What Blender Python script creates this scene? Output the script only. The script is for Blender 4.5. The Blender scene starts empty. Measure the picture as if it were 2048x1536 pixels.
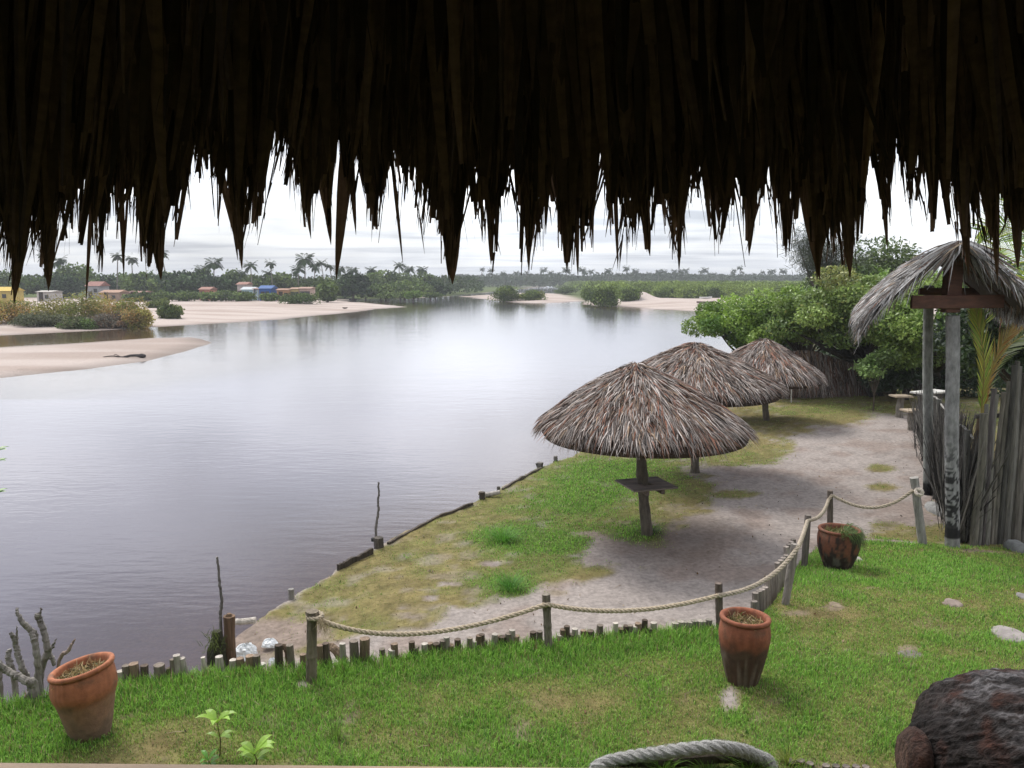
import bpy, math, random
import numpy as np
from mathutils import Vector

# ------------------------------------------------------------------ camera
SC = bpy.context.scene
F = 1577.0                      # focal length in pixels of the 2048 px wide photograph
TH = math.atan(208.0 / F)       # pitch below the horizon
SN, CS = math.sin(TH), math.cos(TH)
H = 4.1                         # camera height over the lower lawn
WATER = -0.45
cam_d = bpy.data.cameras.new('camera')
cam = bpy.data.objects.new('camera', cam_d)
SC.collection.objects.link(cam)
cam.location = (0, 0, H)
cam.rotation_euler = (math.pi / 2 - TH, 0, 0)
cam_d.sensor_width = 36.0
cam_d.lens = 36.0 * F / 2048.0
cam_d.clip_start = 0.05
cam_d.clip_end = 20000
SC.camera = cam

# ------------------------------------------------------------------ sky, sun, exposure
SUN_EL, SUN_AZ = math.radians(52), math.radians(-35)     # azimuth from +Y, to the left of view
world = bpy.data.worlds.new('World'); SC.world = world
world.use_nodes = True
wn, wl = world.node_tree.nodes, world.node_tree.links
wn.clear()
def WN(t, **k):
    n = wn.new(t)
    for a, b in k.items(): setattr(n, a, b)
    return n
w_out = WN('ShaderNodeOutputWorld')
sky = WN('ShaderNodeTexSky', sky_type='NISHITA', sun_disc=False)
sky.sun_elevation = SUN_EL; sky.sun_rotation = SUN_AZ
sky.air_density = 1.0; sky.dust_density = 2.0
bg1 = WN('ShaderNodeBackground'); bg1.inputs[1].default_value = 0.09
wl.new(sky.outputs[0], bg1.inputs[0])
tc = WN('ShaderNodeTexCoord')
sep = WN('ShaderNodeSeparateXYZ'); wl.new(tc.outputs['Generated'], sep.inputs[0])
zc = WN('ShaderNodeMath', operation='MAXIMUM'); wl.new(sep.outputs[2], zc.inputs[0]); zc.inputs[1].default_value = 0.0
za = WN('ShaderNodeMath', operation='ADD'); wl.new(zc.outputs[0], za.inputs[0]); za.inputs[1].default_value = 0.045
dx = WN('ShaderNodeMath', operation='DIVIDE'); wl.new(sep.outputs[0], dx.inputs[0]); wl.new(za.outputs[0], dx.inputs[1])
dy = WN('ShaderNodeMath', operation='DIVIDE'); wl.new(sep.outputs[1], dy.inputs[0]); wl.new(za.outputs[0], dy.inputs[1])
cmb = WN('ShaderNodeCombineXYZ'); wl.new(dx.outputs[0], cmb.inputs[0]); wl.new(dy.outputs[0], cmb.inputs[1])
mp = WN('ShaderNodeMapping'); wl.new(cmb.outputs[0], mp.inputs[0]); mp.inputs['Scale'].default_value = (0.35, 0.75, 1); mp.inputs['Location'].default_value = (1.3, 0.4, 0)
nz = WN('ShaderNodeTexNoise'); nz.inputs['Scale'].default_value = 0.95; nz.inputs['Detail'].default_value = 7; nz.inputs['Roughness'].default_value = 0.55; nz.inputs['Distortion'].default_value = 0.5
wl.new(mp.outputs[0], nz.inputs[0])
rmp = WN('ShaderNodeValToRGB'); wl.new(nz.outputs[0], rmp.inputs[0])
e = rmp.color_ramp.elements
e[0].position = 0.36; e[0].color = (0.60, 0.63, 0.70, 1)
e[1].position = 0.62; e[1].color = (1.05, 1.05, 1.04, 1)
m = e.new(0.48); m.color = (0.88, 0.90, 0.94, 1)
# brightness of the cloud layer by height above the horizon
elr = WN('ShaderNodeValToRGB'); wl.new(zc.outputs[0], elr.inputs[0])
e = elr.color_ramp.elements
e[0].position = 0.0; e[0].color = (0.88, 0.90, 0.93, 1)
e[1].position = 1.0; e[1].color = (1.5, 1.5, 1.5, 1)
for p, c in ((0.07, (0.98, 1.0, 1.02)), (0.13, (1.2, 1.2, 1.2)), (0.20, (1.15, 1.14, 1.17)), (0.30, (1.05, 1.03, 1.08)), (0.42, (0.76, 0.73, 0.92)), (0.60, (1.1, 1.1, 1.12))):
    q = e.new(p); q.color = (*c, 1)
mul = WN('ShaderNodeMix', data_type='RGBA', blend_type='MULTIPLY'); mul.inputs[0].default_value = 1
wl.new(rmp.outputs[0], mul.inputs[6]); wl.new(elr.outputs[0], mul.inputs[7])
# the brighter place in the cloud cover behind which the sun stands
nrm = WN('ShaderNodeVectorMath', operation='DOT_PRODUCT'); wl.new(tc.outputs['Generated'], nrm.inputs[0])
_a, _e = math.radians(-3.5), math.radians(10.5)
nrm.inputs[1].default_value = (math.sin(_a) * math.cos(_e), math.cos(_a) * math.cos(_e), math.sin(_e))
gl = WN('ShaderNodeMapRange'); wl.new(nrm.outputs['Value'], gl.inputs[0])
gl.inputs[1].default_value = 0.988; gl.inputs[2].default_value = 1.0; gl.inputs[3].default_value = 1.0; gl.inputs[4].default_value = 1.30
gl.interpolation_type = 'SMOOTHERSTEP'
mul2 = WN('ShaderNodeVectorMath', operation='SCALE'); wl.new(mul.outputs[2], mul2.inputs[0]); wl.new(gl.outputs[0], mul2.inputs['Scale'])
nz2 = WN('ShaderNodeTexNoise'); nz2.inputs['Scale'].default_value = 4.0; nz2.inputs['Detail'].default_value = 4; nz2.inputs['Distortion'].default_value = 0.6
mp2 = WN('ShaderNodeMapping'); mp2.inputs['Scale'].default_value = (0.8, 0.8, 1.9); mp2.inputs['Location'].default_value = (0.35, 0.2, 0.1); wl.new(tc.outputs['Generated'], mp2.inputs[0]); wl.new(mp2.outputs[0], nz2.inputs[0])
mr2 = WN('ShaderNodeMapRange'); wl.new(nz2.outputs[0], mr2.inputs[0]); mr2.inputs[1].default_value = 0.36; mr2.inputs[2].default_value = 0.62; mr2.inputs[3].default_value = 0.74; mr2.inputs[4].default_value = 1.24
mul3 = WN('ShaderNodeVectorMath', operation='SCALE'); wl.new(mul2.outputs[0], mul3.inputs[0]); wl.new(mr2.outputs[0], mul3.inputs['Scale'])
bg2 = WN('ShaderNodeBackground'); bg2.inputs[1].default_value = 0.65
wl.new(mul3.outputs[0], bg2.inputs[0])
mixw = WN('ShaderNodeMixShader'); mixw.inputs[0].default_value = 0.90
wl.new(bg1.outputs[0], mixw.inputs[1]); wl.new(bg2.outputs[0], mixw.inputs[2])
wl.new(mixw.outputs[0], w_out.inputs[0])

sun_d = bpy.data.lights.new('sun', 'SUN'); sun_d.energy = 1.9; sun_d.angle = math.radians(24); sun_d.color = (1.0, 0.96, 0.90)
sun = bpy.data.objects.new('sun', sun_d); SC.collection.objects.link(sun)
sdir = Vector((math.sin(SUN_AZ) * math.cos(SUN_EL), math.cos(SUN_AZ) * math.cos(SUN_EL), math.sin(SUN_EL)))
sun.rotation_euler = sdir.to_track_quat('Z', 'Y').to_euler()
sun.location = (0, 0, 50)
SC.view_settings.view_transform = 'Standard'; SC.view_settings.look = 'None'
SC.view_settings.exposure = 0.92; SC.view_settings.gamma = 1.0
SC.cycles.max_bounces = 6; SC.cycles.transparent_max_bounces = 12
SC.cycles.volume_bounces = 0

# ------------------------------------------------------------------ geometry helpers
def ray(px, py):
    u, v = (px - 1024) / F, (py - 768) / F
    return np.array((u, CS - v * SN, -SN - v * CS))
def P(px, py, z=0.0):                 # the point of the plane at height z seen at a pixel
    d = ray(px, py); t = (z - H) / d[2]
    return np.array((0, 0, H)) + d * t
def Q(px, py, y):                     # the point at distance y seen at a pixel
    d = ray(px, py)
    return np.array((0, 0, H)) + d * (y / d[1])
def rng(seed): return np.random.default_rng(seed)
_L = rng(77).random((256, 256))
def vnoise(x, y):
    x = np.asarray(x, float); y = np.asarray(y, float)
    xi, yi = np.floor(x).astype(int), np.floor(y).astype(int)
    fx, fy = x - xi, y - yi
    fx = fx * fx * (3 - 2 * fx); fy = fy * fy * (3 - 2 * fy)
    g = lambda a, b: _L[a & 255, b & 255]
    return (g(xi, yi) * (1 - fx) * (1 - fy) + g(xi + 1, yi) * fx * (1 - fy) + g(xi, yi + 1) * (1 - fx) * fy + g(xi + 1, yi + 1) * fx * fy)
def fbm(x, y, o=4):
    s = 0; a = 0.5; t = 0
    for i in range(o):
        s = s + a * vnoise(x * 2 ** i + 17.3 * i, y * 2 ** i + 9.1 * i); t += a; a *= 0.5
    return s / t
def sstep(a, b, x):
    t = np.clip((x - a) / (b - a), 0, 1); return t * t * (3 - 2 * t)
def sdist(x, y, poly):                # signed distance, positive inside
    x = np.asarray(x, float); y = np.asarray(y, float)
    d = np.full(x.shape, 1e18); ins = np.zeros(x.shape, bool); n = len(poly)
    for i in range(n):
        ax, ay = poly[i]; bx, by = poly[(i + 1) % n]
        ex, ey = bx - ax, by - ay
        t = np.clip(((x - ax) * ex + (y - ay) * ey) / (ex * ex + ey * ey + 1e-12), 0, 1)
        d = np.minimum(d, (x - ax - t * ex) ** 2 + (y - ay - t * ey) ** 2)
        c = ((ay > y) != (by > y)) & (x < (bx - ax) * (y - ay) / (by - ay + 1e-12) + ax)
        ins ^= c
    return np.where(ins, 1, -1) * np.sqrt(d)

class MB:
    def __init__(s): s.v = []; s.f = {3: [], 4: []}; s.c = []; s.n = 0
    def add(s, v, f, col=None):
        v = np.asarray(v, float).reshape(-1, 3); f = np.asarray(f, int)
        k = f.shape[1]
        s.f[k].append(f + s.n); s.v.append(v)
        if col is None: col = (0.5, 0.5, 0.5)
        col = np.asarray(col, float)
        if col.ndim == 1: col = np.tile(col[:3], (len(v), 1))
        s.c.append(col); s.n += len(v)
    def build(s, name, mat, parent=None, loc=None, smooth=False):
        V = np.concatenate(s.v)
        off = np.array(OFF.get(parent.name, (0, 0, 0))) if parent else np.zeros(3)
        L = np.zeros(3) if loc is None else np.array(loc, float) - off
        V = V - off - L
        t = np.concatenate(s.f[3]) if s.f[3] else np.zeros((0, 3), int)
        q = np.concatenate(s.f[4]) if s.f[4] else np.zeros((0, 4), int)
        me = bpy.data.meshes.new(name)
        me.vertices.add(len(V)); me.vertices.foreach_set('co', V.ravel())
        li = np.concatenate([t.ravel(), q.ravel()])
        me.loops.add(len(li)); me.loops.foreach_set('vertex_index', li)
        me.polygons.add(len(t) + len(q))
        st = np.concatenate([np.arange(len(t)) * 3, len(t) * 3 + np.arange(len(q)) * 4])
        me.polygons.foreach_set('loop_start', st)
        me.polygons.foreach_set('loop_total', np.concatenate([np.full(len(t), 3), np.full(len(q), 4)]))
        me.polygons.foreach_set('use_smooth', np.full(len(t) + len(q), smooth))
        me.update(calc_edges=True)
        C = np.concatenate(s.c)
        a = me.color_attributes.new('Col', 'FLOAT_COLOR', 'POINT')
        a.data.foreach_set('color', np.concatenate([C, np.ones((len(C), 1))], 1).ravel())
        me.materials.append(mat)
        o = bpy.data.objects.new(name, me); SC.collection.objects.link(o)
        o.location = L; OFF[o.name] = tuple(off + L)
        if parent: o.parent = parent
        return o
OFF = {}
def empty(name, loc):
    o = bpy.data.objects.new(name, None); SC.collection.objects.link(o); o.location = loc
    o.empty_display_size = 0.2; OFF[o.name] = tuple(loc); return o
def tag(o, label=None, cat=None, group=None, kind=None):
    if label: o['label'] = label
    if cat: o['category'] = cat
    if group: o['group'] = group
    if kind: o['kind'] = kind
    return o
def copy_tree(o, loc, rz=None, sc=None):
    c = o.copy(); SC.collection.objects.link(c); c.location = loc
    if rz is not None: c.rotation_euler = (0, 0, rz)
    if sc is not None: c.scale = (sc, sc, sc) if np.isscalar(sc) else sc
    for ch in o.children:
        d = ch.copy(); SC.collection.objects.link(d); d.parent = c
        for g in ch.children:
            k = g.copy(); SC.collection.objects.link(k); k.parent = d
    return c

def smooth_path(pts, n):
    pts = np.asarray(pts, float)
    if len(pts) < 3:
        t = np.linspace(0, 1, n)[:, None]; return pts[0] * (1 - t) + pts[-1] * t
    P0 = np.vstack([2 * pts[0] - pts[1], pts, 2 * pts[-1] - pts[-2]])
    out = []; m = len(pts) - 1
    for k in np.linspace(0, m - 1e-9, n):
        i = int(k); t = k - i; a, b, c, d = P0[i:i + 4]
        out.append(0.5 * (2 * b + (c - a) * t + (2 * a - 5 * b + 4 * c - d) * t * t + (3 * b - a - 3 * c + d) * t ** 3))
    return np.array(out)
def frames(p):
    T = np.gradient(p, axis=0); T /= np.linalg.norm(T, axis=1)[:, None] + 1e-12
    r = np.array((0.0, 0, 1)) if abs(T[0][2]) < 0.9 else np.array((1.0, 0, 0))
    N = []; n = np.cross(T[0], r); n /= np.linalg.norm(n)
    for t in T:
        n = n - t * np.dot(n, t); n /= np.linalg.norm(n) + 1e-12; N.append(n)
    N = np.array(N); return T, N, np.cross(T, N)
def tube(mb, p, r, n=8, col=(0.3, 0.3, 0.3), rough=0.0, seed=0, caps=True, colfn=None):
    p = np.asarray(p, float); m = len(p)
    r = np.broadcast_to(np.asarray(r, float), (m,))
    T, N, B = frames(p)
    a = np.arange(n) / n * 2 * math.pi
    g = rng(seed)
    rr = r[:, None] * (1 + rough * (g.random((m, n)) - 0.5) * 2)
    if rough: rr = rr * (1 + rough * 0.8 * (g.random((1, n)) - 0.5))
    v = p[:, None] + rr[..., None] * (np.cos(a)[None, :, None] * N[:, None] + np.sin(a)[None, :, None] * B[:, None])
    v = v.reshape(-1, 3)
    i = np.arange(m - 1)[:, None] * n; j = np.arange(n)[None]; j2 = (j + 1) % n
    f = np.stack([i + j, i + j2, i + n + j2, i + n + j], -1).reshape(-1, 4)
    c = np.tile(np.asarray(col, float)[:3], (len(v), 1)) if colfn is None else colfn(v)
    mb.add(v, f, c)
    if caps:
        for k, e in ((0, p[0]), (m - 1, p[-1])):
            ring = v[k * n:(k + 1) * n]
            cc = c[k * n:(k + 1) * n]
            cap = np.clip(cc * (1.25 if k else 1), 0, 1)
            vv = np.vstack([ring, e[None]])
            ff = np.stack([np.arange(n), (np.arange(n) + 1) % n, np.full(n, n)], 1)
            mb.add(vv, ff if k else ff[:, ::-1], np.vstack([cap, cap[:1]]))
def box(mb, c, sx, sy, sz, rz=0, col=(0.4, 0.4, 0.4), rx=0, ry=0, bevel=0.0):
    x, y, z = sx / 2, sy / 2, sz / 2
    if bevel:
        b = bevel; V = []; Fq = []
        for zz, k in ((-z, b), (-z + b, 0), (z - b, 0), (z, b)):
            V += [(-x + k, -y + k, zz), (x - k, -y + k, zz), (x - k, y - k, zz), (-x + k, y - k, zz)]
        for l in range(3):
            for k in range(4): Fq.append((l * 4 + k, l * 4 + (k + 1) % 4, l * 4 + 4 + (k + 1) % 4, l * 4 + 4 + k))
        Fq += [(3, 2, 1, 0), (12, 13, 14, 15)]
    else:
        V = [(-x, -y, -z), (x, -y, -z), (x, y, -z), (-x, y, -z), (-x, -y, z), (x, -y, z), (x, y, z), (-x, y, z)]
        Fq = [(3, 2, 1, 0), (4, 5, 6, 7), (0, 1, 5, 4), (1, 2, 6, 5), (2, 3, 7, 6), (3, 0, 4, 7)]
    from mathutils import Euler
    R = np.array(Euler((rx, ry, rz)).to_matrix())
    mb.add(np.array(V) @ R.T + np.array(c), Fq, col)
def lathe(mb, prof, n=40, col=(0.4, 0.2, 0.1), center=(0, 0, 0), R=None, wob=0.0, seed=0, colfn=None):
    prof = np.array(prof, float); m = len(prof)
    a = np.arange(n) / n * 2 * math.pi
    rr = prof[:, 0][:, None] * (1 + wob * np.cos(2 * a + 1)[None])
    v = np.stack([rr * np.cos(a), rr * np.sin(a), np.broadcast_to(prof[:, 1][:, None], (m, n))], -1).reshape(-1, 3)
    c = np.tile(np.asarray(col)[:3], (len(v), 1)) if colfn is None else colfn(v)
    if R is not None: v = v @ np.array(R).T
    i = np.arange(m - 1)[:, None] * n; j = np.arange(n)[None]; j2 = (j + 1) % n
    mb.add(v + np.array(center), np.stack([i + j, i + j2, i + n + j2, i + n + j], -1).reshape(-1, 4), c)
def ribbons(mb, A, B, C, w, side, col, prof=(1, 1, 0.7, 0.05), fold=0.0, nrm=None):
    """n tapering blades along the quadratic curves A-B-C; side = width direction"""
    k = len(prof); n = len(A)
    t = np.linspace(0, 1, k)[None, :, None]
    A, B, C = A[:, None], B[:, None], C[:, None]
    c = A * (1 - t) ** 2 + 2 * B * t * (1 - t) + C * t * t
    hw = (np.asarray(w).reshape(-1, 1) * np.asarray(prof)[None] * 0.5)[..., None]
    s = side[:, None]
    if fold:
        v = np.stack([c - s * hw, c + nrm[:, None] * hw * fold, c + s * hw], 2).reshape(-1, 3)
        m = 3
    else:
        v = np.stack([c - s * hw, c + s * hw], 2).reshape(-1, 3); m = 2
    base = (np.arange(n)[:, None, None] * k + np.arange(k - 1)[None, :, None]) * m + np.arange(m - 1)[None, None]
    f = np.stack([base, base + 1, base + m + 1, base + m], -1).reshape(-1, 4)
    if np.ndim(col) == 2: cc = np.repeat(col, k * m, 0)
    else: cc = np.asarray(col).reshape(-1, 3)
    mb.add(v, f, cc)
def leaves(mb, c, size, col, g, up=0.35, asp=0.5):
    """diamond leaves at the points c with random facing"""
    n = len(c); size = np.broadcast_to(size, (n,))
    d = g.normal(size=(n, 3)); d /= np.linalg.norm(d, axis=1)[:, None]
    nn = g.normal(size=(n, 3)); nn[:, 2] = np.abs(nn[:, 2]) + up
    s = np.cross(d, nn); s /= np.linalg.norm(s, axis=1)[:, None] + 1e-9
    h = size[:, None] * 0.5
    v = np.stack([c - d * h, c + s * h * asp - d * h * 0.1, c + d * h, c - s * h * asp - d * h * 0.1], 1).reshape(-1, 3)
    f = np.arange(n * 4).reshape(n, 4)
    mb.add(v, f, np.repeat(col, 4, 0))

# ------------------------------------------------------------------ materials
def material(name, base=None, rough=0.8, n_scale=0, n_amt=0.3, stretch=(1, 1, 1), bump=0.0, b_scale=None, transl=0.0, spec=0.3, detail=5, tint2=None, t2_scale=1.0, t2_lo=0.45, t2_hi=0.6):
    m = bpy.data.materials.new(name); m.use_nodes = True
    nt = m.node_tree; N, L = nt.nodes, nt.links; N.clear()
    out = N.new('ShaderNodeOutputMaterial')
    pb = N.new('ShaderNodeBsdfPrincipled'); pb.inputs['Roughness'].default_value = rough
    pb.inputs['Specular IOR Level'].default_value = spec
    if base is None:
        a = N.new('ShaderNodeVertexColor'); a.layer_name = 'Col'; c = a.outputs[0]
    else:
        a = N.new('ShaderNodeRGB'); a.outputs[0].default_value = (*base, 1); c = a.outputs[0]
    co = N.new('ShaderNodeTexCoord'); mpg = N.new('ShaderNodeMapping'); mpg.inputs['Scale'].default_value = stretch
    L.new(co.outputs['Object'], mpg.inputs[0])
    if tint2 is not None:
        n2 = N.new('ShaderNodeTexNoise'); n2.inputs['Scale'].default_value = t2_scale; n2.inputs['Detail'].default_value = 6
        L.new(co.outputs['Object'], n2.inputs[0])
        r2 = N.new('ShaderNodeMapRange'); L.new(n2.outputs[0], r2.inputs[0]); r2.inputs[1].default_value = t2_lo; r2.inputs[2].default_value = t2_hi
        x = N.new('ShaderNodeMix'); x.data_type = 'RGBA'; L.new(r2.outputs[0], x.inputs[0]); L.new(c, x.inputs[6]); x.inputs[7].default_value = (*tint2, 1); c = x.outputs[2]
    nzo = None
    if n_scale:
        nz = N.new('ShaderNodeTexNoise'); nz.inputs['Scale'].default_value = n_scale; nz.inputs['Detail'].default_value = detail; nz.inputs['Roughness'].default_value = 0.65
        L.new(mpg.outputs[0], nz.inputs[0]); nzo = nz.outputs[0]
        r = N.new('ShaderNodeMapRange'); L.new(nzo, r.inputs[0]); r.inputs[1].default_value = 0.3; r.inputs[2].default_value = 0.7
        r.inputs[3].default_value = 1 - n_amt; r.inputs[4].default_value = 1 + n_amt
        s = N.new('ShaderNodeVectorMath'); s.operation = 'SCALE'; L.new(c, s.inputs[0]); L.new(r.outputs[0], s.inputs['Scale']); c = s.outputs[0]
    L.new(c, pb.inputs['Base Color'])
    if bump:
        if b_scale or nzo is None:
            nb = N.new('ShaderNodeTexNoise'); nb.inputs['Scale'].default_value = b_scale or 10; nb.inputs['Detail'].default_value = 6
            L.new(mpg.outputs[0], nb.inputs[0]); h = nb.outputs[0]
        else: h = nzo
        bp = N.new('ShaderNodeBump'); bp.inputs['Strength'].default_value = min(1.0, bump); bp.inputs['Distance'].default_value = 0.02 * max(1, bump)
        L.new(h, bp.inputs['Height']); L.new(bp.outputs[0], pb.inputs['Normal'])
    if transl:
        tr = N.new('ShaderNodeBsdfTranslucent'); L.new(c, tr.inputs[0])
        ms = N.new('ShaderNodeMixShader'); ms.inputs[0].default_value = transl
        L.new(pb.outputs[0], ms.inputs[1]); L.new(tr.outputs[0], ms.inputs[2]); L.new(ms.outputs[0], out.inputs[0])
    else: L.new(pb.outputs[0], out.inputs[0])
    m['_pb'] = 0
    return m
M = {}
M['ground'] = material('ground', None, 0.95, 14, 0.30, bump=1.0, b_scale=9, spec=0.1, detail=9)
M['grass'] = material('grass', None, 0.55, 0, transl=0.35, spec=0.25)
M['leaf'] = material('leaf', None, 0.42, 0, transl=0.30, spec=0.5)
M['leaf_far'] = material('leaf_far', None, 0.7, 0, transl=0.2, spec=0.2)
M['thatch'] = material('dry_thatch', None, 0.75, 30, 0.25, spec=0.25)
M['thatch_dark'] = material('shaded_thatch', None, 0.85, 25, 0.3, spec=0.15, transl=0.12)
M['wood'] = material('weathered_wood', None, 0.85, 22, 0.5, (1, 1, 0.12), bump=0.9, spec=0.2, detail=8)
M['bark'] = material('bark', None, 0.9, 18, 0.45, (1, 1, 0.35), bump=1.0, spec=0.15, detail=8)
M['bark_far'] = material('bark_far', None, 0.9, 0, spec=0.1)
M['red_wood'] = material('red_brown_timber', (0.085, 0.036, 0.022), 0.7, 14, 0.45, (0.3, 1, 1), bump=0.4, spec=0.35)
M['plank'] = material('weathered_plank', None, 0.8, 30, 0.35, (0.1, 1, 1), bump=0.4, spec=0.2)
M['rope'] = material('rope_fibre', None, 0.9, 120, 0.3, bump=0.6, spec=0.1)
M['plaster'] = material('painted_wall', None, 0.85, 2.5, 0.14, spec=0.2)
M['tile'] = material('roof_tile', None, 0.8, 4, 0.3, spec=0.2)
M['stone'] = material('stone', None, 0.9, 9, 0.3, bump=0.8, spec=0.2)
M['plastic'] = material('plastic_film', None, 0.35, 8, 0.12, bump=0.6, b_scale=18, transl=0.2, spec=0.5)
M['soil'] = material('dry_litter', None, 0.95, 20, 0.4, bump=0.8, spec=0.1)
M['hut'] = material('dark_hut_timber', (0.035, 0.026, 0.018), 0.9, 5, 0.3, spec=0.1)
M['sill'] = material('sill_timber', (0.55, 0.41, 0.29), 0.6, 9, 0.2, (0.2, 1, 1), bump=0.3, spec=0.3)

# ------------------------------------------------------------------ terrain
def pl(pts, z): return [tuple(P(a, b, z)[:2]) for a, b in pts]
UP = pl([(-500, 1475), (-200, 1440), (0, 1410), (240, 1366), (420, 1346), (600, 1335), (760, 1315), (900, 1300), (1000, 1288), (1100, 1280), (1250, 1266), (1400, 1256), (1500, 1247)], 0.5) \
    + pl([(1535, 1213)], 0.45) + pl([(1575, 1150)], 0.35) + pl([(1605, 1100), (1650, 1062)], 0.25)
UP = UP + [tuple(P(1750, 1064, 0.15)[:2]), tuple(P(1860, 1078, 0.15)[:2]), tuple(P(1960, 1084, 0.15)[:2]), (40, 11.3), (40, -8), (-30, -8), (-30, 6)]
LOW = pl([(-500, 1475), (-200, 1440), (0, 1412), (240, 1370), (415, 1350)], 0.45) + pl([(425, 1300), (480, 1256), (540, 1222), (600, 1186), (680, 1142), (760, 1096), (850, 1052), (950, 1006), (1000, 981), (1085, 936), (1150, 913), (1250, 868), (1400, 800), (1470, 752), (1500, 715)], -0.05) \
    + [(17, 60), (30, 62), (80, 66), (90, -8), (-30, -8), (-30, 6)]
def far(pts): return pl(pts, WATER)
HZ_L = [(-2600, 1500), (-2000, 300)]
SANDBAR = far([(-700, 700), (0, 694), (150, 686), (300, 676), (385, 674), (420, 686), (360, 704), (290, 722), (180, 738), (80, 748), (0, 757), (-700, 830)])
F1 = far([(-900, 690), (0, 672), (100, 667), (200, 661), (300, 655), (345, 652), (500, 643), (600, 635), (680, 628), (750, 619), (806, 614), (760, 607), (700, 604), (690, 600), (730, 599), (780, 597), (850, 596), (930, 590), (990, 583), (1060, 577), (1085, 573.5)]) + [(60, 900), (60, 3000), (-3000, 3000), (-3000, 100)]
F2 = far([(920, 593), (960, 597), (1000, 603), (1060, 607), (1120, 606), (1174, 602), (1176, 594), (1120, 588), (1060, 586), (1000, 588)])
F3 = far([(1160, 597), (1168, 606), (1180, 613), (1240, 613), (1300, 618), (1350, 620), (1400, 623), (1460, 627), (1540, 632), (1700, 640), (2300, 655)]) + [(500, 120), (3000, 600), (3000, 3000), (45, 3000), (45, 900)] + far([(1110, 575), (1130, 583)])
def terrain(x, y):
    """height, and masks for the upper lawn"""
    sl = sdist(x, y, LOW); su = sdist(x, y, UP)
    n1 = fbm(x * 0.5, y * 0.5) - 0.5; n2 = fbm(x * 2.2, y * 2.2) - 0.5; n3 = fbm(x * 6, y * 6, 3) - 0.5
    low = 0.02 + 0.10 * n1 + 0.05 * n2 + 0.035 * n3 + 0.03 * (fbm(x * 11, y * 11, 2) - 0.5) * (y < 30)
    low = low - 0.10 * sstep(1.6, 0.0, sl) * sstep(12, 8.5, y)
    up = 0.5 - 0.36 * sstep(8.0, 11.3, y) + 0.07 * n1 + 0.03 * n2
    sl2 = sl + 0.16 * n2
    bed = np.maximum(-0.75 + 0.09 * np.minimum(sl, 0) - 0.1 * n1, -2.6)
    z = bed + (low - bed) * sstep(-0.30, 0.03, sl2)
    soft = 0.06 + 0.5 * sstep(10.5, 12, y) + 0.3 * sstep(5, 6, x) * sstep(9, 10, y)
    k = sstep(-soft, soft, su) * sstep(-0.15, 0.06, sl)
    z = z + (np.maximum(up, z) - z) * k
    for poly, top, slope in ((SANDBAR, 0.07, 0.03), (F1, 0.55, 0.035), (F2, 0.4, 0.05), (F3, 0.62, 0.05)):
        s = sdist(x, y, poly)
        s = s + 2.2 * (fbm(x * 0.12, y * 0.12) - 0.5) * np.clip(y / 80, 0.4, 4) * (0.7 if poly is SANDBAR else 1)
        h = WATER + np.clip(s, -30, None) * slope - 0.12 * np.clip(-s - 7, 0, 20)
        h = np.minimum(h, WATER + top * (0.75 + 0.5 * fbm(x * 0.05, y * 0.05)) + 0.0 * s)
        far_w = y > 30
        z = np.where(far_w, np.maximum(z, h), z)
    # dune behind the boats
    for px, py, r, hh in ((1345, 608, 2.0, 0.35), (1288, 607, 2.7, 1.7)):
        c = P(px, py, WATER)
        z = z + np.where(y > 60, hh * np.exp(-((x - c[0]) ** 2 + ((y - c[1] - 4) * 0.7) ** 2) / r ** 2), 0) * (z > WATER)
    return z, sl, su
def groundz(x, y): return float(terrain(np.array([x]), np.array([y]))[0][0])
# ---- pixel-ellipses (on the lawn) where sand or grass lies
def blob(x, y, px, py, rx, ry, z=0.0, ang=0.0):
    c = P(px, py, z); c2 = P(px + rx, py, z); c3 = P(px, py - ry, z)
    a = abs(c2[0] - c[0]); b = abs(c3[1] - c[1])
    dx_, dy_ = x - c[0], y - c[1]
    dx_ = dx_ - dy_ * (c[0] / c[1]) * 0.9
    if ang: dx_ = dx_ - dy_ * ang
    return np.exp(-((dx_ / a) ** 2 + (dy_ / b) ** 2))
SANDP = pl([(1900, 830), (1700, 830), (1560, 870), (1580, 930), (1400, 945), (1420, 1000), (1330, 1040), (1320, 1080), (1180, 1090), (1150, 1110), (1240, 1145), (1130, 1160), (1050, 1180), (980, 1220), (900, 1250), (700, 1262), (560, 1290), (440, 1340), (600, 1420), (1500, 1330), (1680, 1090), (1760, 1045), (1900, 1050)], 0)
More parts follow.
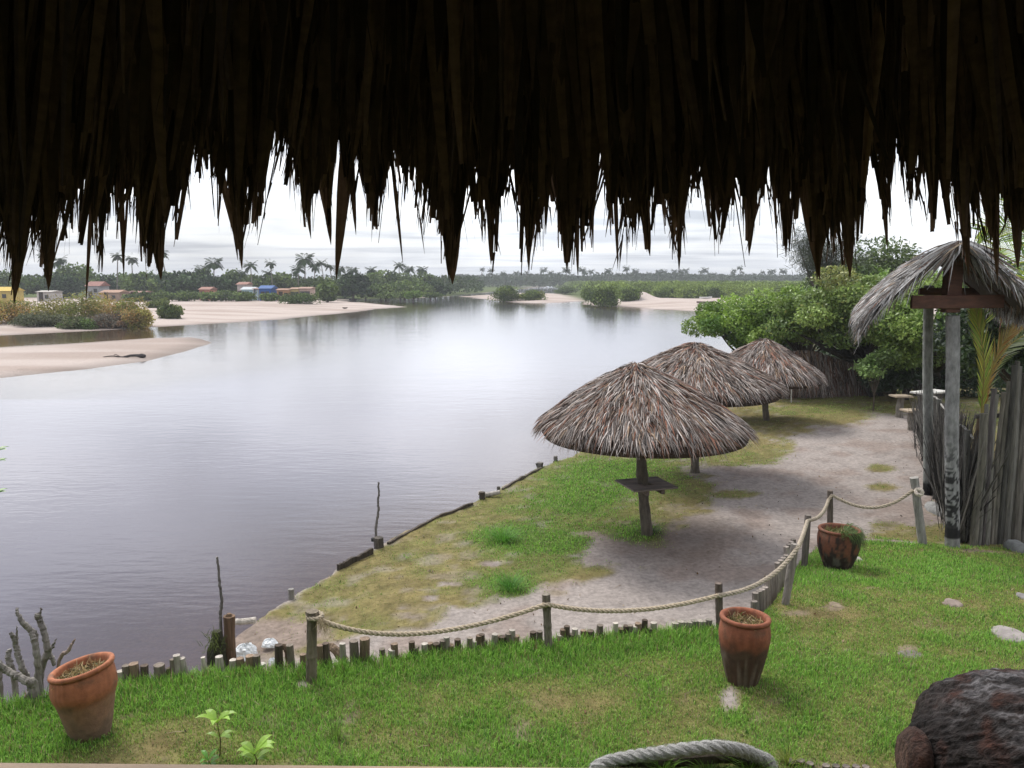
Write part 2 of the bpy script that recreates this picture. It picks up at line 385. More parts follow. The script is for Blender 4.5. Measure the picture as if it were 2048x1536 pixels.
def cover(x, y, sl, su):
    """0..1 grass cover, 0..1 greenness"""
    n = fbm(x * 0.9 + 5, y * 0.9); nf = fbm(x * 3.1, y * 3.1 + 7)
    sp = sdist(x, y, SANDP) + (n - 0.5) * 1.6 + (nf - 0.5) * 0.9
    low = (0.88 - 0.38 * sstep(0.5, 0.72, fbm(x * 3.7 + 8, y * 3.7, 3))) * sstep(0.25, -0.35, sp)
    for b in ((1500, 905, 90, 22), (1650, 830, 110, 24), (1360, 985, 90, 12), (1760, 940, 35, 10), (1760, 975, 40, 10), (1470, 990, 60, 10)):
        low = np.maximum(low, 0.75 * sstep(0.3, 0.7, blob(x, y, *b) + 0.4 * (nf - 0.5)))
    green = 0.16 + 0.9 * (fbm(x * 0.45 + 40, y * 0.45) - 0.5) + 0.7 * (fbm(x * 3 + 4, y * 3) - 0.5)
    for b in ((1010, 1075, 75, 26), (1160, 1000, 110, 40), (1110, 1090, 90, 30), (1020, 1170, 70, 30), (1280, 1065, 50, 22), (1230, 940, 120, 30)):
        k = blob(x, y, *b); green = green + 0.95 * k
        low = np.maximum(low, sstep(0.35, 0.75, k + 0.5 * (nf - 0.5)))
    for b in ((900, 1170, 30, 8), (860, 1200, 22, 7), (980, 1130, 30, 8), (1300, 1060 - 10, 20, 6)):
        low = low * (1 - 0.8 * sstep(0.4, 0.7, blob(x, y, *b)))
    low = low * sstep(-0.12, 0.12, sl + 0.3 * (nf - 0.5))            # sandy at the water's edge
    low = low * (1 - 0.9 * sstep(0.3, 0.75, blob(x, y, 560, 1262, 130, 40) + 0.5 * (n - .5)))
    up = 0.98 - 0.40 * sstep(0.60, 0.80, fbm(x * 4.4 + 2, y * 4.4, 3)) - 0.3 * sstep(0.52, 0.72, fbm(x * 1.4 + 9, y * 1.4)) 
    gu = 0.60 + 1.3 * (fbm(x * 0.7 + 3, y * 0.7 + 11) - 0.5) + 0.8 * (fbm(x * 3.3 + 3, y * 3.3 + 1, 3) - 0.5) + 0.10 * sstep(2.0, -1.0, x)
    gu = gu + 0.55 * sstep(1.3, 0.2, su) * sstep(3.2, 1.2, x) + 0.25 * sstep(10, 12, y)
    gu = gu - 0.35 * blob(x, y, 1000, 1400, 170, 40, .5) - 0.3 * blob(x, y, 830, 1475, 120, 26, .5) - 0.3 * blob(x, y, 1650, 1230, 120, 25, .45) + 0.15 * blob(x, y, 1200, 1300, 200, 40, .5)
    for b in ((1460, 1395, 26, 34, .5), (1380, 1440, 1, 1, .5), (610, 1368, 22, 8, .5), (1670, 1220, 30, 8, .45), (1815, 1308, 34, 12, .45), (1905, 1215, 22, 10, .4), (2020, 1280, 40, 18, .45), (1740, 1178, 15, 5, .4), (1690, 1310, 9, 4, .45), (1960, 1095, 90, 9, .2), (1590, 1235, 60, 10, .45), (1780, 1075, 100, 9, .15)):
        up = up * (1 - 0.9 * sstep(0.3, 0.9, blob(x, y, *b) + 0.9 * (nf - 0.5)))
    k = sstep(-0.05, 0.05, su)
    return low * (1 - k) + up * k, np.clip(green * (1 - k) + gu * k, 0, 1), k

# fan-shaped sheet, fine near the hut and coarse towards the horizon
ny, nx = 900, 560
ys = 2.0 * np.exp(np.linspace(0, math.log(6000 / 2.0), ny))
ys = np.concatenate([[-12, -8, -4, 0], ys]); ny = len(ys)
tt = np.linspace(-1.35, 1.35, nx)
X = tt[None] * (np.maximum(ys, 2)[:, None] + 7); Y = np.broadcast_to(ys[:, None], X.shape).copy()
Z, SLo, SUp = terrain(X, Y)
Z = np.where(Y < 1.5, 0.5, Z)
cov, grn, isup = cover(X, Y, SLo, SUp)
def mixc(a, b, t): return a + (np.asarray(b) - a) * t[..., None]
nA = fbm(X * 1.7, Y * 1.7); nB = fbm(X * 5 + 3, Y * 5, 3)
col = np.broadcast_to(np.array((0.27, 0.238, 0.218)), X.shape + (3,)).copy()
col = mixc(col, (0.20, 0.15, 0.125), sstep(0.45, 0.7, nA) * 0.55)
col = mixc(col, (0.12, 0.09, 0.07), 0.5 * sstep(0.25, 0.7, blob(X, Y, 1330, 1065, 150, 60)) * (1 - isup))    # darker brown patch of sand under the parasol
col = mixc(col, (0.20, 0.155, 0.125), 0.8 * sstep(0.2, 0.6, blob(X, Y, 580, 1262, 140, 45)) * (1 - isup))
soilc = mixc(np.broadcast_to(np.array((0.17, 0.14, 0.06)), col.shape), (0.07, 0.12, 0.025), grn * 0.9)
soilc = soilc * (0.6 + 0.8 * fbm(X * 9, Y * 9, 3))[..., None]
col = mixc(col, np.array((0.17, 0.13, 0.075)), isup * 0.75 * (1 - sstep(.25, .75, blob(X, Y, 1460, 1395, 26, 34, .5) + blob(X, Y, 610, 1368, 22, 8, .5) + blob(X, Y, 1780, 1075, 100, 9, .15))))
col = mixc(col, soilc, sstep(0.1, 0.8, cov))
farsand = mixc(np.broadcast_to(np.array((0.42, 0.36, 0.325)), col.shape), (0.33, 0.27, 0.235), sstep(0.4, 0.7, fbm(X * 0.08, Y * 0.3)))
col = mixc(col, farsand, sstep(30, 36, Y) * (SLo < 0))
col = mixc(col, (0.045, 0.045, 0.022), 0.9 * sstep(29, 31, Y) * (SLo > -0.2))
col = col * (1 - 0.16 * sstep(0.5, 0.75, nB) * (Y < 40))[..., None]
# green land behind the sandbank and under the mangroves
inland = np.maximum(sdist(X, Y, F1) - 0, 0)
gline = far([(-900, 600), (350, 600), (600, 600), (700, 600), (800, 598), (930, 592), (1000, 584), (1060, 578)]) + [(60, 1200), (60, 3000), (-3000, 3000), (-3000, 130)]
gl_ = sstep(0, 6, sdist(X, Y, gline))
mg = far([(1120, 590), (1185, 606), (1290, 598), (1340, 601), (1380, 603), (1440, 600), (1520, 606), (1700, 612), (2400, 620)]) + [(3000, 500), (3000, 3000), (45, 3000)]
gl_ = np.maximum(gl_, sstep(-3, 4, sdist(X, Y, mg)))
col = mixc(col, (0.075, 0.10, 0.03), gl_ * (Y > 60))
wet = sstep(WATER + 0.10, WATER - 0.02, Z)
col = col * (1 - 0.45 * wet)[..., None]
bedc = np.array((0.14, 0.10, 0.065)); col = mixc(col, bedc, sstep(WATER - 0.05, WATER - 0.4, Z))
def gridfaces(ny, nx):
    i = np.arange(ny - 1)[:, None] * nx + np.arange(nx - 1)[None]
    return np.stack([i, i + 1, i + nx + 1, i + nx], -1).reshape(-1, 4)
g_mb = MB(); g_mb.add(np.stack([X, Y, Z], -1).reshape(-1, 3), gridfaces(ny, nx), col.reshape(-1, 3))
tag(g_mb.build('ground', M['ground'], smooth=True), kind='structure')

# ------------------------------------------------------------------ water
wy = 3.0 * np.exp(np.linspace(0, math.log(2500 / 3.0), 260)); wx = np.linspace(-1.5, 1.35, 260)
WX = wx[None] * (wy[:, None] + 7); WY = np.broadcast_to(wy[:, None], WX.shape).copy()
WZ = terrain(WX, WY)[0]
depth = np.clip((WATER - WZ), -0.2, 3)
dcol = np.stack([sstep(0.0, 1.1, depth)] * 3, -1)
w_mb = MB(); w_mb.add(np.stack([WX, WY, np.full_like(WX, WATER)], -1).reshape(-1, 3), gridfaces(260, 260), dcol.reshape(-1, 3))
wm = bpy.data.materials.new('river_water'); wm.use_nodes = True
N, L = wm.node_tree.nodes, wm.node_tree.links; N.clear()
out = N.new('ShaderNodeOutputMaterial')
co = N.new('ShaderNodeTexCoord')
def bumpchain(scale, sx, sy, strength, dist, prev=None, det=3):
    mp = N.new('ShaderNodeMapping'); mp.inputs['Scale'].default_value = (sx, sy, 1); mp.inputs['Rotation'].default_value = (0, 0, 0.25); L.new(co.outputs['Object'], mp.inputs[0])
    nz = N.new('ShaderNodeTexNoise'); nz.inputs['Scale'].default_value = scale; nz.inputs['Detail'].default_value = det; L.new(mp.outputs[0], nz.inputs[0])
    b = N.new('ShaderNodeBump'); b.inputs['Strength'].default_value = strength; b.inputs['Distance'].default_value = dist
    L.new(nz.outputs[0], b.inputs['Height'])
    if prev: L.new(prev.outputs[0], b.inputs['Normal'])
    return b
b1 = bumpchain(3.6, 0.5, 1.5, 0.42, 0.013, det=5)
b2 = bumpchain(0.5, 0.5, 1.0, 0.35, 0.03, b1)
fr = N.new('ShaderNodeFresnel'); fr.inputs['IOR'].default_value = 1.46; L.new(b2.outputs[0], fr.inputs['Normal'])
gls = N.new('ShaderNodeBsdfGlossy'); gls.inputs['Roughness'].default_value = 0.035; gls.inputs['Color'].default_value = (0.97, 0.97, 1, 1); L.new(b2.outputs[0], gls.inputs['Normal'])
df = N.new('ShaderNodeBsdfDiffuse'); df.inputs[0].default_value = (0.135, 0.128, 0.145, 1)
tr = N.new('ShaderNodeBsdfTransparent'); tr.inputs[0].default_value = (0.80, 0.72, 0.60, 1)
vc = N.new('ShaderNodeVertexColor'); vc.layer_name = 'Col'
m1 = N.new('ShaderNodeMixShader'); L.new(vc.outputs[0], m1.inputs[0]); L.new(tr.outputs[0], m1.inputs[1]); L.new(df.outputs[0], m1.inputs[2])
m2 = N.new('ShaderNodeMixShader'); L.new(fr.outputs[0], m2.inputs[0]); L.new(m1.outputs[0], m2.inputs[1]); L.new(gls.outputs[0], m2.inputs[2])
L.new(m2.outputs[0], out.inputs[0])
tag(w_mb.build('water', wm, smooth=True), kind='structure')

# ------------------------------------------------------------------ grass
def grass_blades(name, label, n, region, zlow, hgt, seed, pick):
    g = rng(seed); x0, x1, y0, y1 = region
    x = g.uniform(x0, x1, n * 3); y = g.uniform(y0, y1, n * 3)
    vis = np.abs(x) < (y + 1.0) * 0.68
    x, y = x[vis], y[vis]
    z, sl, su = terrain(x, y); c, gr, k = cover(x, y, sl, su)
    keep = (g.random(len(x)) < c * pick(x, y, su, k)) & (z > WATER + 0.1)
    x, y, z, su, gr, k = x[keep][:n], y[keep][:n], z[keep][:n], su[keep][:n], gr[keep][:n], k[keep][:n]
    m = len(x)
    lush = np.clip(gr + g.normal(0, 0.16, m), 0, 1)
    h = hgt * (0.35 + 0.9 * lush ** 1.5) * g.uniform(0.5, 1.35, m)
    h = h * (1 + 0.8 * sstep(0.5, 0.05, su) * k * (x < 2.3))
    w = g.uniform(0.004, 0.009, m) * np.clip(y / 7, 1, 2.2)
    a = g.uniform(0, 2 * math.pi, m); lean = g.uniform(0.1, 0.9, m)
    A = np.stack([x, y, z - 0.01], 1)
    dirv = np.stack([np.cos(a), np.sin(a), np.zeros(m)], 1)
    B = A + np.array((0, 0, 1)) * h[:, None] * 0.65 + dirv * (h * lean * 0.25)[:, None]
    Cc = A + np.array((0, 0, 1)) * (h * (1.05 - 0.45 * lean))[:, None] + dirv * (h * lean * 0.8)[:, None]
    a2 = a + g.uniform(0.8, 2.3, m); side = np.stack([np.cos(a2), np.sin(a2), np.zeros(m)], 1)
    dry = np.array((0.30, 0.225, 0.12)); yel = np.array((0.32, 0.38, 0.095)); gre = np.array((0.25, 0.46, 0.075)); dk = np.array((0.08, 0.21, 0.035))
    l = lush[:, None]
    col = np.where(l < 0.35, dry + (yel - dry) * l / 0.35, np.where(l < 0.75, yel + (gre - yel) * (l - 0.35) / 0.4, gre))
    r = g.random((m, 1)); col = np.where(r < 0.18, dk, col); col = np.where(r > 0.90, dry, col); col = np.where((r > 0.975), np.array((0.5, 0.42, 0.26)), col)
    col = col * g.uniform(0.7, 1.3, (m, 1))
    mb = MB(); ribbons(mb, A, B, Cc, w, side, col, prof=(1, 0.75, 0.06))
    return tag(mb.build(name, M['grass'], smooth=False), label, 'grass', kind='stuff')
grass_blades('lawn_grass', 'short bright green grass of the raised lawn in front of the rope fence', 420000, (-6, 9, 4.4, 12.2), 0, 0.055, 5, lambda x, y, su, k: (k > 0.5) * np.clip(7.5 / y, 0.5, 1) ** 1.2)
grass_blades('shore_grass', 'thin yellow green grass on the lower riverside ground round the parasols', 330000, (-5, 16, 7.4, 30), 0, 0.045, 6, lambda x, y, su, k: (k < 0.5) * np.clip(11 / y, 0.25, 1) ** 1.3)

g = rng(44); n = 2600; x = g.uniform(-5, 14, n); y = g.uniform(4.6, 26, n) ; z, sl, su = terrain(x, y); k = (sl > 0.1) & (np.abs(x) < y * 0.68) & (g.random(n) < np.clip(10 / y, 0, 1)); x, y, z = x[k], y[k], z[k]; n = len(x)
mb = MB(); leaves(mb, np.stack([x, y, z + 0.012], 1), g.uniform(0.02, 0.06, n), np.array([(0.20, 0.12, 0.06), (0.10, 0.06, 0.035), (0.33, 0.25, 0.14), (0.05, 0.04, 0.03)])[g.integers(0, 4, n)], g, up=3.5, asp=0.45)
n = 350; i = g.integers(0, len(x), n); A = np.stack([x[i], y[i], z[i] + 0.012], 1); a = g.uniform(0, 6.28, n); C = A + np.stack([np.cos(a), np.sin(a), 0 * a], 1) * g.uniform(0.05, 0.22, (n, 1))
ribbons(mb, A, (A + C) / 2 + (0, 0, 0.012), C, g.uniform(0.004, 0.009, n), np.stack([-np.sin(a), np.cos(a), 0 * a], 1), np.array((0.16, 0.12, 0.08)) * g.uniform(0.5, 1.8, (n, 1)))
tag(mb.build('leaf_litter', M['grass']), 'dead leaves and bits of twig scattered over the sand and lawn', 'litter', kind='stuff')

# ------------------------------------------------------------------ the hut the picture is taken from
hut = tag(empty('thatched_hut', (0, 0.3, 0.5)), 'dark thatched eave of dry palm leaves hanging over the view', 'hut')
def eave_pt(px, py, off=0.0):
    """point of the sloping underside of the roof seen at a pixel; rows of py"""
    d = ray(px, py); n = np.array((0, 0.66, 1.0)); c = 0.66 * 2.45 + (H + 0.11 * 2.45) + off     # 0.66*y + z = c
    t = (c - H) / (d[1] * 0.66 + d[2])
    return np.array((0, 0, H)) + d * t
def roofz(y, off=0.0): return 0.66 * 2.45 + H + 0.11 * 2.45 + off - 0.66 * y
# outline of the leaf tips (px) as (x, y)
TIPS = [(0, 545), (25, 600), (42, 595), (60, 480), (75, 520), (98, 580), (112, 455), (128, 495), (150, 470), (160, 500), (178, 372), (188, 545), (205, 545), (222, 410), (234, 480), (240, 405), (262, 470), (290, 540), (318, 560), (335, 470), (352, 495), (376, 400), (386, 375), (402, 410), (420, 380), (436, 470), (448, 400), (480, 535), (500, 450), (515, 480), (528, 430), (535, 375), (548, 330), (566, 425), (582, 400), (605, 460), (625, 475), (640, 420), (658, 485), (668, 380), (684, 300), (690, 380), (700, 460), (706, 330), (724, 380), (735, 430), (752, 480), (768, 430), (784, 330), (800, 480), (818, 400), (842, 490), (862, 440), (880, 500), (905, 560), (915, 500), (932, 350), (950, 450), (980, 520), (1000, 530), (1010, 430), (1024, 330), (1040, 540), (1058, 540), (1070, 480), (1088, 500), (1103, 370), (1110, 450), (1132, 540), (1155, 550), (1170, 470), (1185, 520), (1198, 350), (1208, 400), (1228, 525), (1240, 450), (1262, 500), (1280, 480), (1292, 510), (1306, 440), (1330, 480), (1358, 535), (1376, 430), (1396, 425), (1420, 470), (1440, 505), (1462, 490), (1472, 390), (1490, 510), (1505, 510), (1518, 440), (1532, 390), (1545, 470), (1562, 500), (1578, 520), (1592, 430), (1606, 395), (1622, 500), (1650, 520), (1680, 535), (1710, 520), (1728, 440), (1740, 345), (1755, 400), (1770, 480), (1786, 400), (1800, 340), (1820, 450), (1842, 400), (1850, 380), (1866, 485), (1876, 335), (1890, 440), (1910, 470), (1930, 540), (1945, 460), (1965, 480), (1990, 540), (2005, 470), (2030, 490), (2048, 520)]
tx = np.array([a for a, b in TIPS], float); ty = np.array([b for a, b in TIPS], float); ty = np.where(ty < 430, ty - 35, ty)
g = rng(21)
def eave_layer(mb, n, seed, off, ext, wmin, wmax, jit, xr=(-260, 2310), follow=1.0, shade=1.0):
    g = rng(seed)
    px = g.uniform(*xr, n)
    xw = np.where(px < 0, -px, np.where(px > 2048, 4096 - px, px))
    tip = np.interp(xw, tx, ty) - np.abs(g.normal(0, 1, n)) * jit - ext
    lean = -0.07 * (1 - px / 1100) + g.normal(0, 0.075, n)
    top = tip - g.uniform(420, 900, n)
    k = 6; t = np.linspace(0, 1, k)
    cen = np.zeros((n, k, 3)); d0 = g.uniform(-0.05, 0.05, n) + off; curl = g.normal(0, 14, n)
    for i in range(k):
        yy = top + (tip - top) * t[i]
        xx = px + lean * (yy - tip) * 1.0 + curl * math.sin(t[i] * 3)
        d = np.stack([(xx - 1024) / F, CS - (yy - 768) / F * SN, -SN - (yy - 768) / F * CS], 1)
        c = 0.66 * 2.45 + 0.11 * 2.45 + d0 - 0.10 * t[i] ** 2 * (1 if off >= 0 else 1)
        tt_ = c / np.maximum(d[:, 1] * 0.66 + d[:, 2], 0.12)
        cen[:, i] = np.array((0, 0, H)) + d * tt_[:, None]
    w = g.uniform(wmin, wmax, n)
    prof = np.array((1, 1, 1, 0.95, 0.78, 0.04))
    tw = g.normal(0, 0.5, n)
    side = np.stack([np.cos(tw), np.sin(tw) * 0.5, -np.sin(tw) * 0.5], 1)
    nr = np.cross(side, np.array((0, 0.8, -0.55)))
    PR = np.tile(prof, (n, 1)); PR[:, -1] = np.where(g.random(n) < 0.5, 0.04, g.uniform(0.25, 0.6, n))
    hw = (w[:, None] * PR * 0.5)[..., None]
    fold = g.uniform(-0.5, 0.5, n)[:, None, None]
    nv = np.broadcast_to(np.array((0, -0.55, -0.83)), (n, 3))
    v = np.stack([cen - side[:, None] * hw, cen + nv[:, None] * hw * fold, cen + side[:, None] * hw], 2).reshape(-1, 3)
    base = (np.arange(n)[:, None, None] * k + np.arange(k - 1)[None, :, None]) * 3 + np.arange(2)[None, None]
    f = np.stack([base, base + 1, base + 4, base + 3], -1).reshape(-1, 4)
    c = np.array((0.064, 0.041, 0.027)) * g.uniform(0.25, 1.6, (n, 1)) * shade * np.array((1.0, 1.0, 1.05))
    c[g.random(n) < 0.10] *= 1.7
    mb.add(v, f, np.repeat(c, k * 3, 0))
    if ext < 100:                       # split fibrous ends
        for rep in range(3):
            A = cen[:, -2] + (cen[:, -1] - cen[:, -2]) * g.uniform(-0.6, 0.6, (n, 1)) + side * (w * g.uniform(-0.4, 0.4, n))[:, None]
            D = cen[:, -1] - cen[:, -2]; D /= np.linalg.norm(D, axis=1)[:, None]
            l = g.uniform(0.03, 0.17, n)[:, None]
            C = A + D * l + side * g.normal(0, 0.09, (n, 1)) * l; kk = g.random(n) < 0.8
            ribbons(mb, A[kk], ((A + C) / 2)[kk], C[kk], g.uniform(0.0025, 0.008, kk.sum()), side[kk], c[kk], prof=(1, 0.7, 0.1))
mb = MB()
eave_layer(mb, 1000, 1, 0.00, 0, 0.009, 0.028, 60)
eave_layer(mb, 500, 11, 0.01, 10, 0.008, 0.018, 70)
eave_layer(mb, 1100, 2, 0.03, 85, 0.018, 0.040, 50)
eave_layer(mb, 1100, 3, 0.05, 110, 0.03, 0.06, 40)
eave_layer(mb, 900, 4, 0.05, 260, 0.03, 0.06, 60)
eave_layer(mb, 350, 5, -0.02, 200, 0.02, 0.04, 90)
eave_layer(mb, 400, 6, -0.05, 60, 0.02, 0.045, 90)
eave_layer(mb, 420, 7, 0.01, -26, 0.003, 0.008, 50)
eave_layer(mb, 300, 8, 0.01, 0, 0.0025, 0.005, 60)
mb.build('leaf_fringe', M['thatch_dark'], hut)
# single long leaves hanging clear of the fringe, with split tips
mb = MB()
for (x0, y0, x1, y1, w) in ((706, 290, 672, 560, 26), (690, 290, 712, 470, 14), (780, 400, 806, 530, 7), (185, 480, 172, 606, 8), (200, 470, 205, 545, 9), (60, 430, 28, 606, 30), (100, 440, 97, 582, 30), (75, 470, 97, 560, 12), (900, 440, 905, 568, 42), (885, 470, 898, 560, 16), (470, 420, 484, 540, 18), (240, 430, 248, 556, 10), (260, 430, 246, 545, 5), (1228, 430, 1236, 540, 9), (1360, 430, 1358, 545, 14), (1052, 420, 1058, 545, 16), (1570, 380, 1572, 515, 18), (1512, 430, 1498, 512, 18), (1470, 420, 1440, 490, 16), (1270, 380, 1300, 512, 26), (300, 430, 322, 560, 34), (320, 440, 300, 520, 16), (285, 430, 318, 545, 10), (640, 380, 662, 490, 18), (600, 400, 622, 478, 12), (705, 290, 640, 350, 10), (1600, 430, 1640, 560, 30), (1650, 400, 1634, 560, 30), (1690, 380, 1700, 555, 36), (1760, 400, 1775, 500, 14), (1925, 430, 1938, 562, 18), (1985, 430, 1995, 566, 20), (2030, 430, 2036, 540, 30), (350, 0, 440, 190, 16), (430, 170, 475, 260, 12), (980, 440, 982, 530, 16), (1130, 440, 1134, 545, 18), (1150, 430, 1156, 556, 12)):
    n = 10; pts = []
    for i in range(n):
        t = i / (n - 1)
        pts.append(eave_pt(x0 + (x1 - x0) * t, y0 - (120 if (w > 9 or y0 > 380) else 0) * (1 - t) + (y1 - y0 - 0) * t * 1.0 - 0 * t, -0.03 - 0.06 * t))
    pts = np.array(pts); dist = 2.5
    ww = w / F * dist * np.interp(np.arange(n) / (n - 1), (0, 0.5, 0.85, 1), (0.8, 1, 0.55, 0.04))
    s = np.array((1, 0.2, 0)); nv = np.array((0, -0.5, -0.6))
    v = np.stack([pts - s * ww[:, None] / 2, pts + nv * ww[:, None] * 0.25, pts + s * ww[:, None] / 2], 1).reshape(-1, 3)
    b = np.arange(n - 1)[:, None] * 3 + np.arange(2)[None]
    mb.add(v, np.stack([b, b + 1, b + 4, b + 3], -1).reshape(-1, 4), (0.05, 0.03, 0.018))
mb.build('hanging_leaf', M['thatch_dark'], hut)
# roof above the leaves, up to the ridge behind the camera and down again
mb = MB()
e0, e1 = eave_pt(1024, 300), 0
ye = 2.05
for (a, b) in (((ye, roofz(ye, 0.12)), (-1.2, roofz(-1.2, 0.12))), ((-1.2, roofz(-1.2, 0.12)), (-5.2, roofz(-1.2, 0.12) - 2.4))):
    n = 24
    yy = np.linspace(a[0], b[0], n); zz = np.linspace(a[1], b[1], n)
    for lo in (0, 0.16):
        xx = np.linspace(-7, 7, 40)
        V = np.stack(np.meshgrid(xx, yy), -1); Zr = np.broadcast_to(zz[:, None], V.shape[:2])
        V = np.dstack([V, Zr + lo + 0.03 * vnoise(V[..., 0] * 5, V[..., 1] * 5)]).reshape(-1, 3)
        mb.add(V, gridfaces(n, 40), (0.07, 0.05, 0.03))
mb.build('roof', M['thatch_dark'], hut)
mb = MB()
for yy in (1.5, 0.6, -0.3): tube(mb, [(-7, yy, roofz(yy, 0.02)), (7, yy, roofz(yy, 0.02))], 0.045, 8, (0.05, 0.035, 0.02))
mb.build('roof_pole', M['bark'], hut)
mb = MB(); box(mb, (0, -1.8, 2.3), 14, 6.8, 0.12); mb.build('floor', M['hut'], hut)
mb = MB(); box(mb, (0, -5.2, 4.0), 14, 0.1, 4.4); mb.build('back_wall', M['hut'], hut)
for s in (-1, 1):
    mb = MB(); box(mb, (s * 6.9, -2.3, 3.9), 0.1, 6, 4.2); mb.build('side_wall', M['hut'], hut)
mb = MB(); box(mb, (0, 1.62, 1.55), 13.8, 0.06, 2.3); mb.build('front_wall', M['hut'], hut)
for x in (-6.8, 6.8):
    mb = MB(); tube(mb, [(x, 1.0, -0.3), (x, 1.0, roofz(1.0, 0.05))], 0.09, 10, (0.1, 0.07, 0.05)); mb.build('post', M['bark'], hut)
# sill: a board whose top edge just shows at the foot of the picture
pa, pb_ = Q(0, 1522.5, 1.75), Q(1200, 1533, 1.75)
sl_ = (pb_[2] - pa[2]) / (pb_[0] - pa[0]); x0, x1 = -3.0, 3.0
zl, zr = pa[2] + sl_ * (x0 - pa[0]), pa[2] + sl_ * (x1 - pa[0])
mb = MB()
ang = -math.atan(sl_)
box(mb, (0, 1.70, (zl + zr) / 2 - 0.022), 6.0, 0.10, 0.044, 0, (0.5, 0.36, 0.24), ry=ang, bevel=0.006)
mb.build('window_sill', M['sill'], hut)

# ------------------------------------------------------------------ straw colours
PAL = np.array([(0.23, 0.205, 0.19), (0.36, 0.33, 0.31), (0.15, 0.105, 0.08), (0.19, 0.09, 0.06), (0.045, 0.033, 0.027), (0.12, 0.11, 0.105), (0.24, 0.175, 0.12)])
def straw(g, n, brown):
    """brown: 0..1 per straw"""
    b = 0.8 * np.clip(brown, 0, 1)[:, None]
    grey = np.array((0.26, 0.24, 0.10, 0.05, 0.17, 0.14, 0.04)); bro = np.array((0.13, 0.08, 0.25, 0.25, 0.16, 0.05, 0.08))
    p = grey * (1 - b) + bro * b; cs = np.cumsum(p / p.sum(1, keepdims=True), 1)
    idx = (g.random((n, 1)) > cs).sum(1).clip(0, 6)
    return PAL[idx] * np.array((1.22, 1.18, 1.15)) * g.uniform(0.65, 1.35, (n, 1))
def shear(mb, za, zr, dxs):
    for v in mb.v: v[:, 0] += dxs * np.clip((za - v[:, 2]) / (za - zr), 0, 1.3)
def cone_thatch(mb, c, R, za, zr, n, seed, wd, brownf=0.5, sq=0.0):
    g = rng(seed)
    def prof(r):
        q = np.clip(r / R, 0, 1.4); return za - (za - zr) * (0.74 * q + 0.26 * q ** 2.6)
    r0 = R * (g.random(n) ** 0.62) * 0.98
    a = g.uniform(0, 2 * math.pi, n)
    a = a + 0.05 * np.sin(a * 9)
    ln = g.uniform(0.28, 0.62, n) * (0.4 + 0.6 * sstep(0, 0.5, r0))
    r0 = np.maximum(r0 - ln * 0.5, 0.01)
    r1 = r0 + ln * 0.86
    Rr = R * (1 + 0.10 * (fbm(np.cos(a) * 3 + seed * 3, np.sin(a) * 3, 3) - 0.5) + 0.02 * g.normal(size=n))
    over = np.clip(r1 - Rr, 0, None)
    r1 = np.minimum(r1, Rr + over * 0.25)
    sk = g.normal(0, 0.20, n) + 0.14 * (fbm(a * 3, r0 * 2 + seed) - 0.5) * 2
    lump = 0.09 * (fbm(np.cos(a) * 4 + seed, np.sin(a) * 4 + r0 * 2) - 0.5)
    lift0 = g.uniform(-0.02, 0.03, n) + lump; lift1 = g.uniform(0.0, 0.11, n) ** 1.0 + lump
    a1 = a + sk * ln / np.maximum(r1, 0.25)
    pt = lambda r, an, z: np.stack([c[0] + r * np.cos(an), c[1] + r * np.sin(an), z], 1)
    A = pt(r0, a, prof(r0) + lift0)
    zt = prof(r1) + lift1 - over * g.uniform(0.2, 1.25, n) + 0.14 * (fbm(np.cos(a) * 5 + seed, np.sin(a) * 5) - 0.5) * sstep(0.7, 1.0, r1 / R)
    C = pt(r1, a1, zt)
    Bm = pt((r0 + r1) / 2, (a + a1) / 2, (prof((r0 + r1) / 2) + np.maximum(lift0, lift1) + 0.02 + over * 0.25))
    T = C - A; T /= np.linalg.norm(T, axis=1)[:, None]
    nrm = np.stack([np.cos(a) * 0.5, np.sin(a) * 0.5, np.full(n, 0.86)], 1)
    side = np.cross(T, nrm) + 0.5 * g.normal(size=(n, 1)) * nrm; side /= np.linalg.norm(side, axis=1)[:, None]
    br = brownf + 1.6 * (fbm(np.cos(a) * r0 * 1.5 + seed, np.sin(a) * r0 * 1.5) - 0.5)
    br = br - 0.35 * sstep(0.75, 0.95, r1 / R)
    ribbons(mb, A, Bm, C, g.uniform(0.5, 1.3, n) * wd, side, straw(g, n, br), prof=(0.8, 1, 0.8, 0.15))
def post_wob(mb, x, y, z0, z1, r0, r1, col, seed, n=10, lean=(0, 0), rough=0.06, segs=12):
    g = rng(seed); t = np.linspace(0, 1, segs)
    p = np.stack([x + lean[0] * t + 0.02 * np.sin(t * 5 + seed), y + lean[1] * t, z0 + (z1 - z0) * t], 1)
    tube(mb, p, r0 + (r1 - r0) * t + 0.003 * g.normal(size=segs), n, col, rough, seed)
